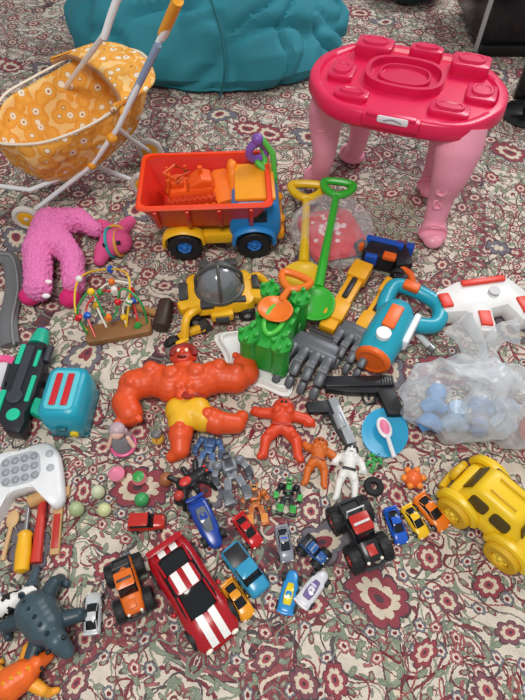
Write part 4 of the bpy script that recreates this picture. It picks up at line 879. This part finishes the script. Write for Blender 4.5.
car('small yellow toy coupe between two cars',(405,506),(426,537),'eebc1e')
car('small orange toy coupe by yellow jeep',(417,496),(446,529),'e87a22')
car('red toy jeep with black windows',(128,524),(166,522),'b82a20',kind='jeep')
def monster(label,A,B,col,hub,second,z=.02,wr=.19,cab=None):
    t=thing('toy_monster_truck',label,'toy truck',A,B,1,z=z,group='toy off-road trucks')
    for x in (-.31,.31):
        for y in (-.25,.25): wheel(t,(x,y,wr+.01),wr,.17,hub,tread=12)
    g=G(); g.box((0,0,.24),(.8,.16,.06),.01); g.cyl((-.31,0,wr),.03,.4,rot=(90,0,0)); g.cyl((.31,0,wr),.03,.4,rot=(90,0,0)); g.end('chassis',t,m('2a2b2e'),nosplit=True)
    for x in (-.31,.31):
        for y in (-.12,.12): g=G(); g.tube([(x,y,wr),(x*.75,y,.34)],.035,8,sm=False); g.end('spring',t,m('c8302a'),label='red suspension spring')
    g=G(); g.loft([ring(*q) for q in [(-.48,.17,.3,.42),(-.45,.19,.28,.45),(0,.19,.28,.46),(.25,.19,.28,.45),(.45,.17,.28,.41),(.48,.14,.3,.37)]]); g.end('body',t,m(col,.28),sub=1)
    g=G(); g.loft([ring(*q,.85) for q in [(-.22,.16,.42,.47),(-.19,.155,.42,.62),(.08,.155,.42,.62),(.18,.155,.42,.47)]]); g.end('windows',t,m('15181c',.12),ang=50)
    g=G(); g.prism([(x-.055,y) for x,y in rr(.14,.155,.03)],.02,z0=.615,b=.005); g.end('roof',t,m(cab or col,.28))
    g=G(); g.box((-.05,0,.65),(.04,.26,.03),.008); g.end('light_bar',t,m(second))
    g=G(); g.tray((.1,.14),(.115,.16),.44,.50,.015,.02,c=(-.34,0,0)); g.end('cargo_bed',t,m('2a2b2e'))
    g=G(); g.tube([(-.2,-.14,.46),(-.26,-.14,.66),(-.26,.14,.66),(-.2,.14,.46)],.014,6,sm=False); g.end('roll_bar',t,m(second))
    g=G(); g.tube([(.5,-.17,.28),(.53,-.1,.26),(.53,.1,.26),(.5,.17,.28)],.03,8); g.tube([(-.5,-.17,.28),(-.52,0,.27),(-.5,.17,.28)],.03,8); g.end('bumper',t,m('3a3b3e'))
    g=G(); g.box((.33,0,.46),(.16,.13,.04),.01); g.end('hood_scoop',t,m(cab or col))
    for y in (-.11,.11): g=G(); g.sph((.47,y,.38),.028,u=10); g.end('headlight',t,m('f2eedc',.2))
monster('orange toy monster truck with grey wheels',(122,560),(138,616),'dd6a1c','77777a','3a3230')
monster('black and red toy rock crawler with big wheels',(344,505),(374,566),'1f2023','b83028','d0d0d0',wr=.21,cab='b82a22')
monster('small blue toy buggy with dark wheels',(302,540),(326,562),'2c5c9a','6a6a6c','9aa4b0',wr=.2)
t=thing('toy_engine_block','small black toy engine block','toy part',(336,520),rz=20)
g=G(); g.box((0,0,.012),(.034,.028,.022),.003); g.end('block_body',t,m('1d1e20')); g=G()
for i in range(3): g.cyl((-.01+.01*i,0,.026),.004,.008,seg=10)
g.end('cylinder_caps',t,m('8a8a8c',.3,.6),nosplit=True)
